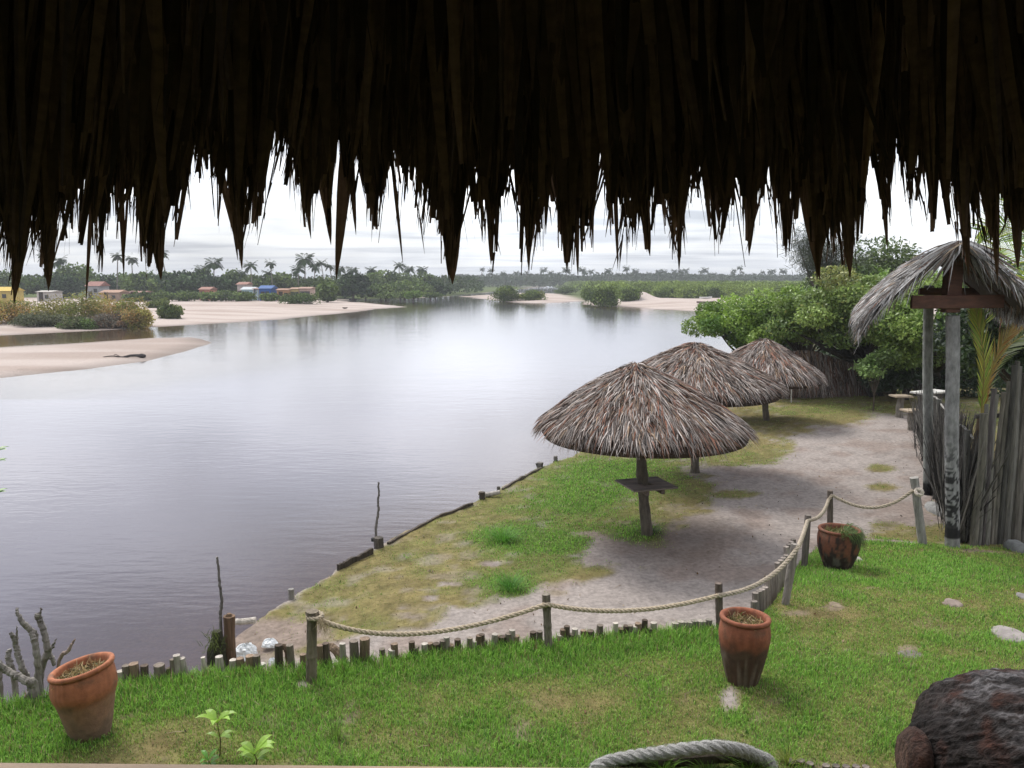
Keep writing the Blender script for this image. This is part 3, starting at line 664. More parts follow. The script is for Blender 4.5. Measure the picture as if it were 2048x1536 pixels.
def parasol(base_px, apex_py, R, rim_py, label, seed, n, wd, brown, z=0.0, dxs=0.0):
    b = P(*base_px, z); d = b[1]
    za = Q(base_px[0], apex_py, d)[2]; zr = Q(base_px[0], rim_py, d)[2]
    t = tag(empty('thatched_parasol', (b[0], b[1], groundz(b[0], b[1]))), label, 'parasol', 'thatched parasols on the riverside')
    mb = MB()
    xa = Q(parasol_apex, apex_py, d)[0] if parasol_apex else b[0]
    post_wob(mb, b[0], b[1], -0.25, za - 0.12, 0.095, 0.07, (0.11, 0.095, 0.075), seed, lean=(xa - b[0], 0), rough=0.10, segs=22, n=12)
    mb.build('post', M['bark'], t)
    cx = (xa, b[1])
    mb = MB()
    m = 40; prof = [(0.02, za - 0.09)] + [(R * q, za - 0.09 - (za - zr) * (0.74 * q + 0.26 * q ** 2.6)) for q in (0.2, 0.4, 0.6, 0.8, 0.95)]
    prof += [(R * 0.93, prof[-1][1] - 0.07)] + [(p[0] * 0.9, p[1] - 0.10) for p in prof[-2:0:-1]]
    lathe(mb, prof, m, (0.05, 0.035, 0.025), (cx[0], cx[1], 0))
    shear(mb, za, zr, dxs); mb.build('underlay', M['thatch_dark'], t)
    for k in range(8):
        a = k * math.pi / 4 + 0.2; mb = MB()
        q1 = 0.9
        tube(mb, [(cx[0], cx[1], za - 0.22), (cx[0] + math.cos(a) * R * .5, cx[1] + math.sin(a) * R * .5, za - 0.24 - (za - zr) * 0.41), (cx[0] + math.cos(a) * R * q1, cx[1] + math.sin(a) * R * q1, za - 0.2 - (za - zr) * (0.74 * q1 + 0.26 * q1 ** 2.6))], 0.025, 6, (0.12, 0.09, 0.07), 0.08, k)
        shear(mb, za, zr, dxs); mb.build('rafter', M['bark'], t)
    for k in range(4):
        a = k * math.pi / 2 + 2.4; mb = MB()
        tube(mb, [(cx[0] + .05 * math.cos(a), cx[1], zr + 0.02), (cx[0] + math.cos(a) * .5, cx[1] + math.sin(a) * .5, zr + 0.55)], 0.03, 6, (0.12, 0.09, 0.07), 0.08, k)
        mb.build('brace', M['bark'], t)
    mb = MB(); cone_thatch(mb, (cx[0], cx[1]), R, za, zr, n, seed, wd, brown)
    g2 = rng(seed + 5)
    for k in range(60):        # the tuft tied at the top
        a = g2.uniform(0, 6.3); r = g2.uniform(0.02, 0.3)
        p0 = np.array((cx[0], cx[1], za + g2.uniform(0, 0.05))); p1 = np.array((cx[0] + r * math.cos(a), cx[1] + r * math.sin(a), za - r * 0.42 + 0.03))
        s = np.array((-math.sin(a), math.cos(a), 0))
        ribbons(mb, p0[None], ((p0 + p1) / 2 + (0, 0, .03))[None], p1[None], [0.02], s[None], straw(g2, 1, np.array([0.15])), prof=(0.6, 1, 0.9, 0.2))
    shear(mb, za, zr, dxs); mb.build('thatch', M['thatch'], t)
    return t, b, cx, zr
parasol_apex = 1272
t1, b1_, c1_, _ = parasol((1298, 1072), 732, 1.70, 862, 'nearest palm thatch parasol, its leaning post carrying a small square table', 3, 15000, 0.017, 0.55, dxs=0.14)
parasol_apex = 1390
parasol((1393, 950), 690, 1.84, 780, 'palm thatch parasol standing just behind the parasol with the table', 4, 12000, 0.018, 0.4)
parasol_apex = 1528
parasol((1534, 843), 680, 1.75, 758, 'farthest palm thatch parasol, half hidden under the green tree by the thatch screen', 9, 8000, 0.02, 0.5)
# the square table round the first post
d = b1_[1]; zt = Q(1298, 968, d)[2]
tab = tag(empty('wooden_table', (b1_[0], d, 0)), 'small weathered square plank table fixed round the post of the nearest parasol', 'table')
xo = b1_[0] + (c1_[0] - b1_[0]) * 0.3
mb = MB()
for k in range(6):
    o = (k - 2.5) * 0.122; a = 0.30
    cx, cy = xo + 0.01 - o * math.sin(a), d + o * math.cos(a)
    if abs(o) < 0.09:
        for s in (-1, 1): box(mb, (cx + s * .235 * math.cos(a), cy + s * .235 * math.sin(a), zt), 0.29, 0.115, 0.026, a, (0.20, 0.17, 0.145) if k % 2 else (0.23, 0.19, 0.16), bevel=0.004)
    else: box(mb, (cx, cy, zt), 0.76, 0.115, 0.026, a, ((0.20, 0.17, 0.145), (0.24, 0.20, 0.17), (0.17, 0.14, 0.12))[k % 3], bevel=0.004)
mb.build('tabletop', M['plank'], tab)
for s in (-1, 1):
    mb = MB(); box(mb, (xo + s * 0.135 * math.cos(.3), d + s * 0.135 * math.sin(.3), zt - 0.048), 0.05, 0.72, 0.07, 0.30, (0.13, 0.10, 0.08)); mb.build('support_bar', M['plank'], tab)

# ------------------------------------------------------------------ two pole gate with a small thatched roof
pf = P(1907, 1088, 0.14); pr = P(1857, 985, 0.05)
yf, yb = pf[1], pr[1]
ga = tag(empty('thatched_gateway', (pf[0], pf[1], 0)), 'two tall grey poles carrying a gabled thatch roof on a red brown beam', 'gateway')
mb = MB()
def mott(v):
    n = fbm(v[:, 0] * 26 + v[:, 1] * 18, v[:, 2] * 19, 3)
    base = np.array((0.235, 0.235, 0.23)) * (0.8 + 0.4 * fbm(v[:, 0] * 6, v[:, 2] * 3))[:, None]
    k = (n > 0.50) * sstep(2.1, 1.1, v[:, 2])
    base = base * (1 - 0.85 * k[:, None])
    base[v[:, 2] < 0.40] = (0.02, 0.02, 0.02); base[v[:, 2] < 0.24] = (0.2, 0.2, 0.19)
    return base
ztop = Q(1905, 625, yf)[2]
t = np.linspace(0, 1, 140)
tube(mb, np.stack([pf[0] + (Q(1900, 700, yf)[0] - pf[0]) * t + 0.008 * np.sin(t * 9), np.full(140, yf), -0.2 + (ztop + 0.15) * t], 1), 0.096 - 0.004 * t + 0.012 * np.exp(-t * 6), 30, 0, 0.02, 3, colfn=mott)
mb.build('pole', M['bark'], ga, smooth=True)
mb = MB()
def gr(v):
    c = np.array((0.20, 0.21, 0.195)) * (0.75 + 0.5 * fbm(v[:, 0] * 6, v[:, 2] * 4))[:, None]; c[v[:, 2] < 0.26] = (0.02, 0.02, 0.02); return c
t = np.linspace(0, 1, 60)
tube(mb, np.stack([pr[0] + (Q(1858, 560, yb)[0] - pr[0]) * t + 0.01 * np.sin(t * 7), np.full(60, yb), -0.2 + (4.2) * t], 1), 0.088, 20, 0, 0.03, 5, colfn=gr)
mb.build('pole', M['bark'], ga, smooth=True)
xk = Q(1905, 560, yf)[0]
mb = MB(); box(mb, (xk, yf + 0.0, (Q(1905, 506, yf)[2] + ztop) / 2), 0.205, 0.16, Q(1905, 506, yf)[2] - ztop, 0, bevel=0.01); mb.build('king_post', M['red_wood'], ga)
mb = MB(); zb = Q(1905, 603, yf)[2]
box(mb, (Q(1906, 603, yf)[0], yf - 0.11, zb), 1.32, 0.06, 0.19, 0, bevel=0.008, ry=-0.01); mb.build('cross_beam', M['red_wood'], ga)
mb = MB(); box(mb, (Q(1900, 590, yb)[0], yb - 0.13, zb + 0.1), 1.3, 0.06, 0.13, 0, bevel=0.008); mb.build('cross_beam', M['red_wood'], ga)
zrd = Q(1912, 492, yf)[2] - 0.05
xr_ = Q(1862, 500, yb)[0]
def RX(y): return xk + 0.03 + (xr_ - xk - 0.03) * (np.asarray(y) - yf) / (yb - yf)      # ridge line
mb = MB(); tube(mb, [(RX(yf - 0.45), yf - 0.45, zrd), (RX(yb + 0.3), yb + 0.3, zrd)], 0.05, 8, (0.08, 0.05, 0.035)); mb.build('ridge_pole', M['bark'], ga)
HS, DR = 1.31, 1.03
def slope(s): return -DR * (0.62 * s + 0.38 * s ** 2.2)
mb = MB()
for sgn in (-1, 1):
    for e in (yf - 0.25, yf + 1.2, yb):
        pts = [(RX(e) + sgn * HS * q, e, zrd - 0.05 + slope(q)) for q in np.linspace(0, 0.9, 6)]
        mb = MB(); tube(mb, pts, 0.03, 6, (0.08, 0.05, 0.035)); mb.build('rafter', M['bark'], ga)
mb = MB()
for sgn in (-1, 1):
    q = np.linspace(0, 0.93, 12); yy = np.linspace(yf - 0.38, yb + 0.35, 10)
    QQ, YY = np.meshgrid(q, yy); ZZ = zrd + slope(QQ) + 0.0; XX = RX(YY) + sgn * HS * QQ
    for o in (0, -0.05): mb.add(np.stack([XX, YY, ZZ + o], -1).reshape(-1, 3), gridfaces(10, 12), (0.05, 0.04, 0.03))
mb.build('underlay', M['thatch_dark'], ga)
mb = MB(); g = rng(50)
for sgn in (-1, 1):
    n = 4600
    q0 = g.random(n) ** 0.8 * 0.9 - 0.05; ln = g.uniform(0.3, 0.75, n); y0 = g.uniform(yf - 0.5, yb + 0.4, n)
    edge = sstep(yf - 0.1, yf - 0.5, y0)
    q0 = np.maximum(q0, 0); q1 = np.minimum(q0 + ln / 1.75, 1.04 + 0.05 * g.random(n)); ov = np.clip(q0 + ln / 1.75 - q1, 0, 1)
    lift = g.uniform(0.0, 0.16, n) * 1.0
    sk = g.normal(0, 0.12, n) - edge * g.uniform(0.0, 0.25, n)
    A = np.stack([RX(y0) + sgn * HS * q0, y0, zrd + slope(q0) + 0.03], 1)
    C = np.stack([RX(y0 + sk * ln) + sgn * HS * q1, y0 + sk * ln, zrd + slope(q1) + lift - ov * 0.9 - edge * ln * 0.25], 1)
    Bm = (A + C) / 2; Bm[:, 2] += 0.06 + ov * 0.1
    T = C - A; T /= np.linalg.norm(T, axis=1)[:, None]
    side = np.cross(T, np.array((sgn * 0.6, 0, 0.8))) + 0.5 * g.normal(size=(n, 1)) * np.array((sgn * 0.6, 0, 0.8)); side /= np.linalg.norm(side, axis=1)[:, None]
    cc = straw(g, n, np.full(n, 0.0)) * np.array((0.9, 1.0, 1.06))
    ribbons(mb, A, Bm, C, g.uniform(0.014, 0.034, n), side, cc, prof=(0.8, 1, 0.8, 0.12))
# tuft of leaves bent over the front of the ridge
n = 420; a = g.uniform(-1.3, 1.3, n); y0 = g.uniform(yf - 0.5, yf + .2, n)
A = np.stack([RX(y0) + g.normal(0, .05, n), y0, np.full(n, zrd + 0.10)], 1)
L_ = g.uniform(0.3, 0.95, n)
C = A + np.stack([np.sin(a) * L_ * 0.95, -0.08 - 0.1 * g.random(n), -L_ * (0.35 + 0.6 * np.cos(a) * g.random(n))], 1)
Bm = (A + C) / 2 + np.array((0, -0.03, 0.07)); side = np.stack([np.cos(a), np.zeros(n), np.sin(a)], 1)
keep = ~((np.abs(C[:, 0] - xk + 0.12) < 0.24) & (C[:, 2] < zrd - 0.25))
ribbons(mb, A[keep], Bm[keep], C[keep], g.uniform(0.015, 0.032, keep.sum()), side[keep], straw(g, keep.sum(), np.full(keep.sum(), 0.0)) * np.array((0.95, 1.05, 1.12)), prof=(0.8, 1, 0.8, 0.12))
n = 900; sg = np.where(g.random(n) < 0.5, -1, 1); q0 = g.uniform(0.05, 1.0, n); y0 = yf - 0.42 + g.normal(0, 0.05, n); L_ = g.uniform(0.2, 0.52, n)
A = np.stack([RX(y0) + sg * HS * q0, y0, zrd + slope(q0) + g.uniform(-0.02, 0.08, n)], 1); dn = g.uniform(0.45, 1.0, n)
C = A + np.stack([sg * L_ * (1.0 - 0.55 * dn), g.normal(-0.05, 0.05, n), -L_ * dn], 1); Bm = (A + C) / 2 + np.stack([sg * 0.05, -0.02 + 0 * y0, 0.05 + 0 * y0], 1)
keep = (q0 > 0.28) | (sg > 0)
ribbons(mb, A[keep], Bm[keep], C[keep], g.uniform(0.012, 0.028, keep.sum()), np.tile((0.8, 0.1, 0.5), (keep.sum(), 1)), straw(g, keep.sum(), np.full(keep.sum(), 0.0)) * np.array((0.95, 1.05, 1.12)) * 1.1, prof=(0.8, 1, 0.8, 0.12))
n = 1100; sg = np.where(g.random(n) < 0.5, -1, 1); y0 = g.uniform(yf - 0.5, yb + 0.3, n); q0 = g.uniform(0.80, 1.03, n); L_ = g.uniform(0.1, 0.34, n)
A = np.stack([RX(y0) + sg * HS * q0, y0, zrd + slope(q0) + g.uniform(-0.02, 0.06, n)], 1); C = A + np.stack([sg * L_ * g.uniform(-0.05, 0.35, n), g.normal(-0.03, 0.08, n), -L_], 1)
aa = g.uniform(0, 3.14, n)
ribbons(mb, A, (A + C) / 2 + np.stack([sg * 0.05, 0 * y0, 0.04 + 0 * y0], 1), C, g.uniform(0.012, 0.028, n), np.stack([np.cos(aa), np.sin(aa), aa * 0], 1), straw(g, n, np.full(n, 0.0)) * np.array((0.95, 1.05, 1.12)), prof=(0.8, 1, 0.8, 0.12))
mb.build('thatch', M['thatch'], ga)

# ------------------------------------------------------------------ rope fence of the lawn
def tall(v): return v
POSTS = [  # base px, base z, top px, radius, colour, label
    ((621, 1362), 0.5, (624, 1222), 0.046, (0.16, 0.135, 0.10), 'bamboo like post at the left end of the rope fence, frayed rope knotted round it'),
    ((1099, 1298), 0.5, (1092, 1188), 0.040, (0.17, 0.15, 0.12), 'thin grey post of the rope fence in the middle of the row of short stakes'),
    ((1441, 1262), 0.47, (1437, 1166), 0.038, (0.12, 0.095, 0.08), 'dark rope fence post rising right behind the tall terracotta pot'),
    ((1567, 1212), 0.36, (1590, 1088), 0.044, (0.20, 0.18, 0.16), 'pale rope fence post leaning right at the corner of the stake edging'),
    ((1608, 1132), 0.27, (1616, 1030), 0.044, (0.15, 0.13, 0.115), 'rope fence post next to the squat blackened pot, rope down its front'),
    ((1661, 1068), 0.2, (1660, 981), 0.045, (0.11, 0.09, 0.075), 'short dark rope fence post rising behind the squat blackened pot'),
    ((1849, 1088), 0.15, (1828, 955), 0.062, (0.25, 0.24, 0.22), 'grey rope fence post leaning left beside the gateway, tied with a white knot')]
tops = []
for k, (bp, bz, tp, r, c, lb) in enumerate(POSTS):
    b = P(*bp, bz); b[2] = groundz(b[0], b[1]); b = P(*bp, b[2]); tpt = Q(*tp, b[1])
    mb = MB(); n = 26; t = np.linspace(0, 1, n)[:, None]
    p = (b - (0, 0, 0.15)) * (1 - t) + tpt * t
    rr = np.full(n, r) * (1 + 0.04 * np.sin(np.linspace(0, 7, n) + k))
    if k == 0: rr[12] *= 1.13; rr[-3] *= 1.08; rr[-1] *= 1.2; rr[-2] *= 1.22
    if k == 1: rr[14] *= 1.12; rr[20] *= 1.08
    tube(mb, p, rr, 14, c, 0.05, k + 60)
    o = mb.build('fence_post', M['wood'], loc=(b[0], b[1], b[2]), smooth=False)
    tag(o, lb, 'post', 'posts of the rope fence'); tops.append((b, tpt, r))
def rope_mesh(mb, path, R, r, pitch, col, seed=0, fuzz=0, step=0.018):
    path = np.asarray(path); d = np.concatenate([[0], np.cumsum(np.linalg.norm(np.diff(path, axis=0), axis=1))])
    n = int(d[-1] / step); s = np.linspace(0, d[-1], n)
    p = np.stack([np.interp(s, d, path[:, i]) for i in range(3)], 1)
    T, N_, B_ = frames(p)
    for k in range(3):
        a = s / pitch * 2 * math.pi + k * 2.094
        q = p + R * (np.cos(a)[:, None] * N_ + np.sin(a)[:, None] * B_)
        g = rng(seed + k); cc = np.asarray(col)
        tube(mb, q, r, 7, 0, 0.05, seed + k, colfn=lambda v: np.tile(cc, (len(v), 1)) * g.uniform(0.82, 1.12, (len(v), 1)))
    if fuzz:
        g = rng(seed + 9); i = g.integers(0, n, fuzz); a = g.uniform(0, 6.28, fuzz)
        o = np.cos(a)[:, None] * N_[i] + np.sin(a)[:, None] * B_[i]
        A = p[i] + o * (R + r * 0.8); C = A + o * g.uniform(0.004, 0.6, (fuzz, 1)) * R + T[i] * g.normal(0, 0.5, (fuzz, 1)) * R
        ribbons(mb, A, (A + C) / 2 + o * 0.002, C, g.uniform(0.0008, 0.002, fuzz) * (1 + R * 20), np.cross(o, T[i]), np.asarray(col) * g.uniform(0.8, 1.3, (fuzz, 1)), prof=(1, 0.8, 0.2))
def at(i, px, py): return Q(px, py, tops[i][0][1] - tops[i][2] * 0.9)
path = []
def span(i, pa, j, pb, mid, wrap=True):
    A = Q(*pa, tops[i][0][1] - 0.05); B = Q(*pb, tops[j][0][1] - 0.05)
    m_ = Q(*mid, (A[1] + B[1]) / 2)
    C = 2 * m_ - (A + B) / 2
    t = np.linspace(0, 1, 40)[:, None]
    return A * (1 - t) ** 2 + 2 * C * t * (1 - t) + B * t * t
segs = [span(0, (634, 1238), 1, (1088, 1210), (838, 1267)), span(1, (1096, 1209), 2, (1436, 1191), (1262, 1221)),
        span(2, (1444, 1190), 3, (1592, 1100), (1530, 1160)), span(3, (1596, 1094), 4, (1615, 1042), (1606, 1070)),
        span(4, (1620, 1040), 5, (1657, 1000), (1643, 1028)), span(5, (1664, 990), 6, (1826, 980), (1748, 1015))]
mb = MB(); rope_mesh(mb, np.concatenate(segs[:2]), 0.0125, 0.0125, 0.15, (0.50, 0.42, 0.31), 70, 2600)
rope_mesh(mb, np.concatenate([segs[1][-1:]] + segs[2:]), 0.013, 0.0135, 0.16, (0.42, 0.36, 0.28), 75, 300)
ro = mb.build('rope', M['rope'], loc=tuple(segs[0][0]))
tag(ro, 'pale twisted rope sagging from post to post along the lawn', 'rope')
mb = MB(); c = at(0, 628, 1238); bz = tops[0]
a = np.linspace(0, 2 * math.pi * 1.6, 40); rope_mesh(mb, np.stack([c[0] - 0.0 + 0.062 * np.cos(a), tops[0][0][1] + 0.062 * np.sin(a), c[2] + 0.012 * a / 6.3], 1), 0.011, 0.011, 0.12, (0.47, 0.40, 0.30), 80, 60)
g = rng(3); n = 90; A = Q(640, 1240, tops[0][0][1] - 0.06) + g.normal(0, 0.012, (n, 3)); L_ = g.uniform(0.05, 0.15, n)
C = A + np.stack([g.normal(0.03, 0.035, n), g.normal(-0.01, 0.02, n), -L_], 1); 
ribbons(mb, A, (A + C) / 2 + np.stack([g.normal(0.02, 0.02, n)] * 3, 1) * (1, .3, .2), C, np.full(n, 0.003), np.tile((1.0, 0.3, 0), (n, 1)), np.array((0.48, 0.38, 0.25)) * g.uniform(0.7, 1.3, (n, 1)), prof=(1, 0.9, 0.5))
mb.build('frayed_end', M['rope'], ro)
mb = MB(); kc = Q(1838, 984, tops[6][0][1] - 0.10)
for k, ax in enumerate(((0.3, 0.2), (1.2, 0.5), (2.1, -0.4))):
    a = np.linspace(0, 6.6, 40); u = np.array((math.cos(ax[0]), 0.2, math.sin(ax[0]))); v = np.array((-math.sin(ax[0]) * .7, 0.7, math.cos(ax[0]) * .7))
    rope_mesh(mb, kc + 0.045 * (np.cos(a)[:, None] * u + np.sin(a)[:, None] * v), 0.014, 0.016, 0.14, (0.58, 0.52, 0.44), 90 + k, 0)
mb.build('knot', M['rope'], ro)

# ------------------------------------------------------------------ short stakes edging the raised lawn
ST_GROUP = 'short log stakes edging the raised lawn'
g = rng(8)
def stake(px, py_base, h_px, r, lean=(0, 0), col=None, label=None, z=0.5, dy=0.05):
    b = P(px, py_base, z); y = b[1] + dy; top = Q(px + lean[0], py_base - h_px, y + lean[1] * 0.02)
    zb = groundz(b[0], y); zlow = min(zb, z) - 0.55
    mb = MB(); t = np.linspace(0, 1, 7)[:, None]
    b0 = np.array((b[0] - (top[0] - b[0]) * 0.6, y, zlow))
    p = b0 * (1 - t) + top * t
    c = np.array(col if col is not None else (0.16, 0.135, 0.11)) * g.uniform(0.75, 1.3)
    tube(mb, p, r * np.array((1, 1.02, 0.98, 1.03, 1, 1.02, 0.97)), 11, c, 0.10, int(g.integers(9999)))
    o = mb.build('stake', M['wood'], loc=(b0[0], b0[1], max(zlow, WATER)))
    return tag(o, label or 'short weathered round stake in the low row along the lawn edge', 'stake', ST_GROUP)
def edge_y(px, z=0.5): return np.interp(px, (-200, 0, 240, 420, 600, 760, 900, 1000, 1100, 1250, 1400, 1500), (1440, 1410, 1366, 1348, 1337, 1317, 1302, 1290, 1282, 1268, 1258, 1249))
W_ = (0.34, 0.31, 0.27); DK = (0.085, 0.065, 0.05); BR = (0.17, 0.125, 0.09)
SP = [(240, 26, .036, 0, W_, 'pale stake just right of the tilted terracotta pot, first of a clump of four'), (252, 36, .036, 0, None, None), (270, 38, .042, -3, BR, 'brown split stake in the middle of the clump by the tilted pot'), (284, 33, .036, 4, DK, None),
      (318, 31, .050, 0, None, 'thick short stake standing alone between two clumps above the water'), (336, 22, .022, 0, DK, None), (347, 39, .026, -2, None, None), (357, 46, .034, -4, W_, 'tallest pale topped stake of the clump above the water, leaning left'), (375, 38, .034, -12, W_, 'pale stake leaning left at the right end of the clump above the water'),
      (418, 36, .022, -12, W_, 'thin pale stake leaning left beside the mossy stump'), (438, 36, .036, 0, W_, 'pale stake in front of the mossy stump'), (464, 28, .034, 2, W_, 'whitish topped stake below the brown mooring stump'), (480, 30, .036, 0, BR, None), (498, 34, .040, 1, BR, None), (512, 34, .036, 0, None, None), (524, 16, .034, 0, (0.5, 0.47, 0.43), 'low stake with a white cut top beside the plastic bags'),
      (556, 52, .038, 1, DK, 'dark tall stake with a bent root arching off it'), (584, 50, .034, -5, None, None), (606, 30, .03, 0, BR, None), (640, 44, .034, 0, BR, None), (655, 46, .034, -4, DK, None), (668, 40, .036, -20, None, 'stake leaning far left among the stakes right of the end post'), (684, 42, .03, 1, W_, None), (708, 44, .042, 0, None, None), (727, 46, .048, 2, BR, 'thick rough stake between the end post and the middle of the row')]
for px, hp, r, ln, c, lb in SP:
    stake(px, edge_y(px) + 6, hp + 4, r, (ln, 0), c, lb)
for i, px in enumerate((770, 781, 792, 824, 832, 852, 863, 872, 884, 893, 901, 916, 938, 946, 954, 962, 968, 984, 994, 1003, 1016, 1025, 1031, 1066, 1081, 1118, 1127, 1134, 1143, 1152, 1170, 1184, 1196, 1232, 1241, 1250, 1259, 1268, 1277, 1288, 1300, 1310)):
    stake(px, edge_y(px) + 8, (26, 22, 30, 34, 20, 28)[i % 6] + (i * 7 % 5) - 3 * (px > 1110), 0.030 + 0.004 * (i * 5 % 3), (float(g.normal(0, 2.5)), 0), (None, DK, BR, W_)[i * 3 % 4])
for i, px in enumerate(range(1353, 1420, 9)):
    stake(px, edge_y(px) + 6, 22 + (i * 5 % 3), 0.036, (float(g.normal(0, 1)), 0), (0.22, 0.20, 0.17))
ptsR = [(1512, 1240, .46), (1518, 1232, .45), (1524, 1225, .45), (1530, 1219, .44), (1536, 1212, .43), (1542, 1204, .42), (1548, 1196, .41), (1553, 1188, .40), (1558, 1180, .39), (1563, 1172, .38), (1568, 1164, .37), (1572, 1156, .36), (1576, 1148, .35), (1580, 1140, .34), (1584, 1132, .33), (1588, 1124, .32), (1592, 1116, .31)]
for i, (px, py, z) in enumerate(ptsR):
    stake(px, py, 38 + (i * 7 % 4) * 3, 0.036, (-7 + float(g.normal(0, 1.5)), 0), (0.19, 0.165, 0.145), 'grey stake in the close leaning row running up to the corner posts', z=z, dy=0.02)

# ------------------------------------------------------------------ terracotta pots
def pot(center_px, z, prof, tilt, label, colfn, R0, litter, skew=0.0):
    b = P(*center_px, z); b[2] = groundz(b[0], b[1]) - 0.02
    from mathutils import Euler
    R = np.array(Euler(tilt).to_matrix())
    t = tag(empty('terracotta_pot', tuple(b)), label, 'pot', 'terracotta pots on the lawn')
    def sk(mb):
        for v in mb.v:
            q = np.clip((v[:, 2] - b[2]) / prof[-1][1], 0, 1.3) ** 2.5; v[:, 2] += skew * (v[:, 0] - b[0]) * q
    mb = MB()
    pr = smooth_path([(r, 0, h) for r, h in prof], 50); pr = [(p[0], p[2]) for p in pr]
    rr, hh = prof[-1]
    body = [(0.001, 0)] + pr
    lathe(mb, body, 72, center=b, R=R, colfn=colfn, wob=0.012)
    sk(mb); mb.build('body', M['terracotta'], t, smooth=True)
    mb = MB(); rim = [(rr - .002, hh - 0.03), (rr + 0.020, hh - 0.026), (rr + 0.026, hh - 0.01), (rr + 0.022, hh + 0.006), (rr + 0.008, hh + 0.014), (rr - 0.012, hh + 0.008), (rr - 0.022, hh - 0.015), (rr - 0.03, hh - 0.12)]
    lathe(mb, rim, 72, center=b, R=R, colfn=lambda v: colfn(v) * 1.02, wob=0.012)
    sk(mb); mb.build('rim', M['terracotta'], t, smooth=True)
    mb = MB(); g = rng(int(center_px[0]))
    n = 26; q = np.linspace(0, 1, 10)
    lathe(mb, [(0.001, hh - 0.06)] + [(rr * x * 0.93, hh - 0.065 + 0.012 * math.sin(x * 9)) for x in q[1:]], 30, center=b, R=R, col=(0.05, 0.035, 0.02))
    sk(mb); mb.build('soil', M['soil'], t)
    mb = MB(); litter(mb, b, R, rr, hh, g); sk(mb); mb.build('dry_litter', M['grass'], t)
    return t
M['terracotta'] = material('terracotta', None, 0.75, 16, 0.22, bump=0.35, spec=0.25, tint2=(0.11, 0.075, 0.05), t2_scale=6, t2_lo=0.56, t2_hi=0.80)
def cf1(v):
    h = v[:, 2]; n = fbm(np.arctan2(v[:, 1], v[:, 0]) * 3, h * 9); st = vnoise(np.arctan2(v[:, 1], v[:, 0]) * 26, h * 1.5)
    c = np.broadcast_to(np.array((0.33, 0.125, 0.062)), v.shape) * (0.8 + 0.35 * st)[:, None]
    c = mixc(c, (0.27, 0.15, 0.095), sstep(0.40, 0.30, h + 0.06 * (n - .5)))
    c = mixc(c, (0.20, 0.14, 0.105), 0.7 * sstep(0.30, 0.05, h + 0.2 * (n - .5)))
    return c
def cf2(v):
    h = v[:, 2]; a = np.arctan2(v[:, 1], v[:, 0]); n = fbm(a * 3 + 5, h * 9)
    c = np.broadcast_to(np.array((0.22, 0.078, 0.042)), v.shape) * (0.8 + 0.4 * vnoise(a * 12, h * 12))[:, None]
    c = mixc(c, (0.045, 0.033, 0.025), 0.85 * sstep(0.43, 0.33, h + 0.12 * (n - .5)))
    c = mixc(c, (0.20, 0.16, 0.13), 0.6 * sstep(0.5, 0.75, vnoise(a * 8, h * 2.0)) * sstep(0.36, 0.26, h))
    return c
def cf3(v):
    h = v[:, 2]; a = np.arctan2(v[:, 1], v[:, 0]); n = fbm(a * 4 + 1, h * 6)
    c = np.broadcast_to(np.array((0.16, 0.062, 0.036)), v.shape) * (0.8 + 0.4 * n)[:, None]
    c = mixc(c, (0.018, 0.015, 0.013), 0.93 * sstep(0.45, 0.60, n + 0.8 * (0.42 - h)))
    c = mixc(c, (0.16, 0.15, 0.13), 0.6 * sstep(0.62, 0.8, vnoise(a * 9, h * 14)) * sstep(0.3, 0.2, h))
    return c
def lit_dry(n, hgt, cols, grassy=0):
    def f(mb, b, R, rr, hh, g):
        r = rr * 0.9 * np.sqrt(g.random(n)); a = g.uniform(0, 6.28, n)
        A = np.stack([r * np.cos(a), r * np.sin(a), np.full(n, hh - 0.06)], 1)
        dd = g.normal(size=(n, 3)); dd[:, 2] = np.abs(dd[:, 2]) * 0.8; dd /= np.linalg.norm(dd, axis=1)[:, None]
        C = A + dd * g.uniform(0.3, 1, (n, 1)) * hgt
        A, C = A @ R.T + b, C @ R.T + b
        s = np.cross(dd, g.normal(size=(n, 3))); s /= np.linalg.norm(s, axis=1)[:, None]
        cc = np.array(cols)[g.integers(0, len(cols), n)] * g.uniform(0.6, 1.2, (n, 1))
        ribbons(mb, A, (A + C) / 2 + s * 0.01, C, g.uniform(0.004, 0.012, n), s, cc, prof=(0.8, 1, 0.2))
        if grassy:   # grass hanging over the side
            m = grassy; a = g.uniform(-1.9, 0.9, m); r0 = rr * g.uniform(0.4, 0.95, m)
            A = np.stack([r0 * np.cos(a), r0 * np.sin(a), np.full(m, hh - 0.03)], 1)
            L_ = g.uniform(0.12, 0.42, m) * np.clip(np.cos(a + 0.3), 0.25, 1); out_ = np.stack([np.cos(a), np.sin(a), np.zeros(m)], 1)
            Bm = A + out_ * (rr * 1.1 - r0 + 0.05)[:, None] + np.array((0, 0, 1)) * g.uniform(0.04, 0.14, (m, 1))
            C = Bm + out_ * g.uniform(0, 0.06, (m, 1)) - np.array((0, 0, 1)) * L_[:, None]
            s = np.stack([-np.sin(a), np.cos(a), np.zeros(m)], 1)
            ribbons(mb, A @ R.T + b, Bm @ R.T + b, C @ R.T + b, np.full(m, 0.006), s, np.array((0.09, 0.14, 0.035)) * g.uniform(0.5, 1.5, (m, 1)), prof=(1, 1, 0.8, 0.5, 0.1))
    return f
DRYC = [(0.50, 0.38, 0.20), (0.38, 0.26, 0.12), (0.16, 0.17, 0.05), (0.6, 0.5, 0.3), (0.2, 0.12, 0.06)]
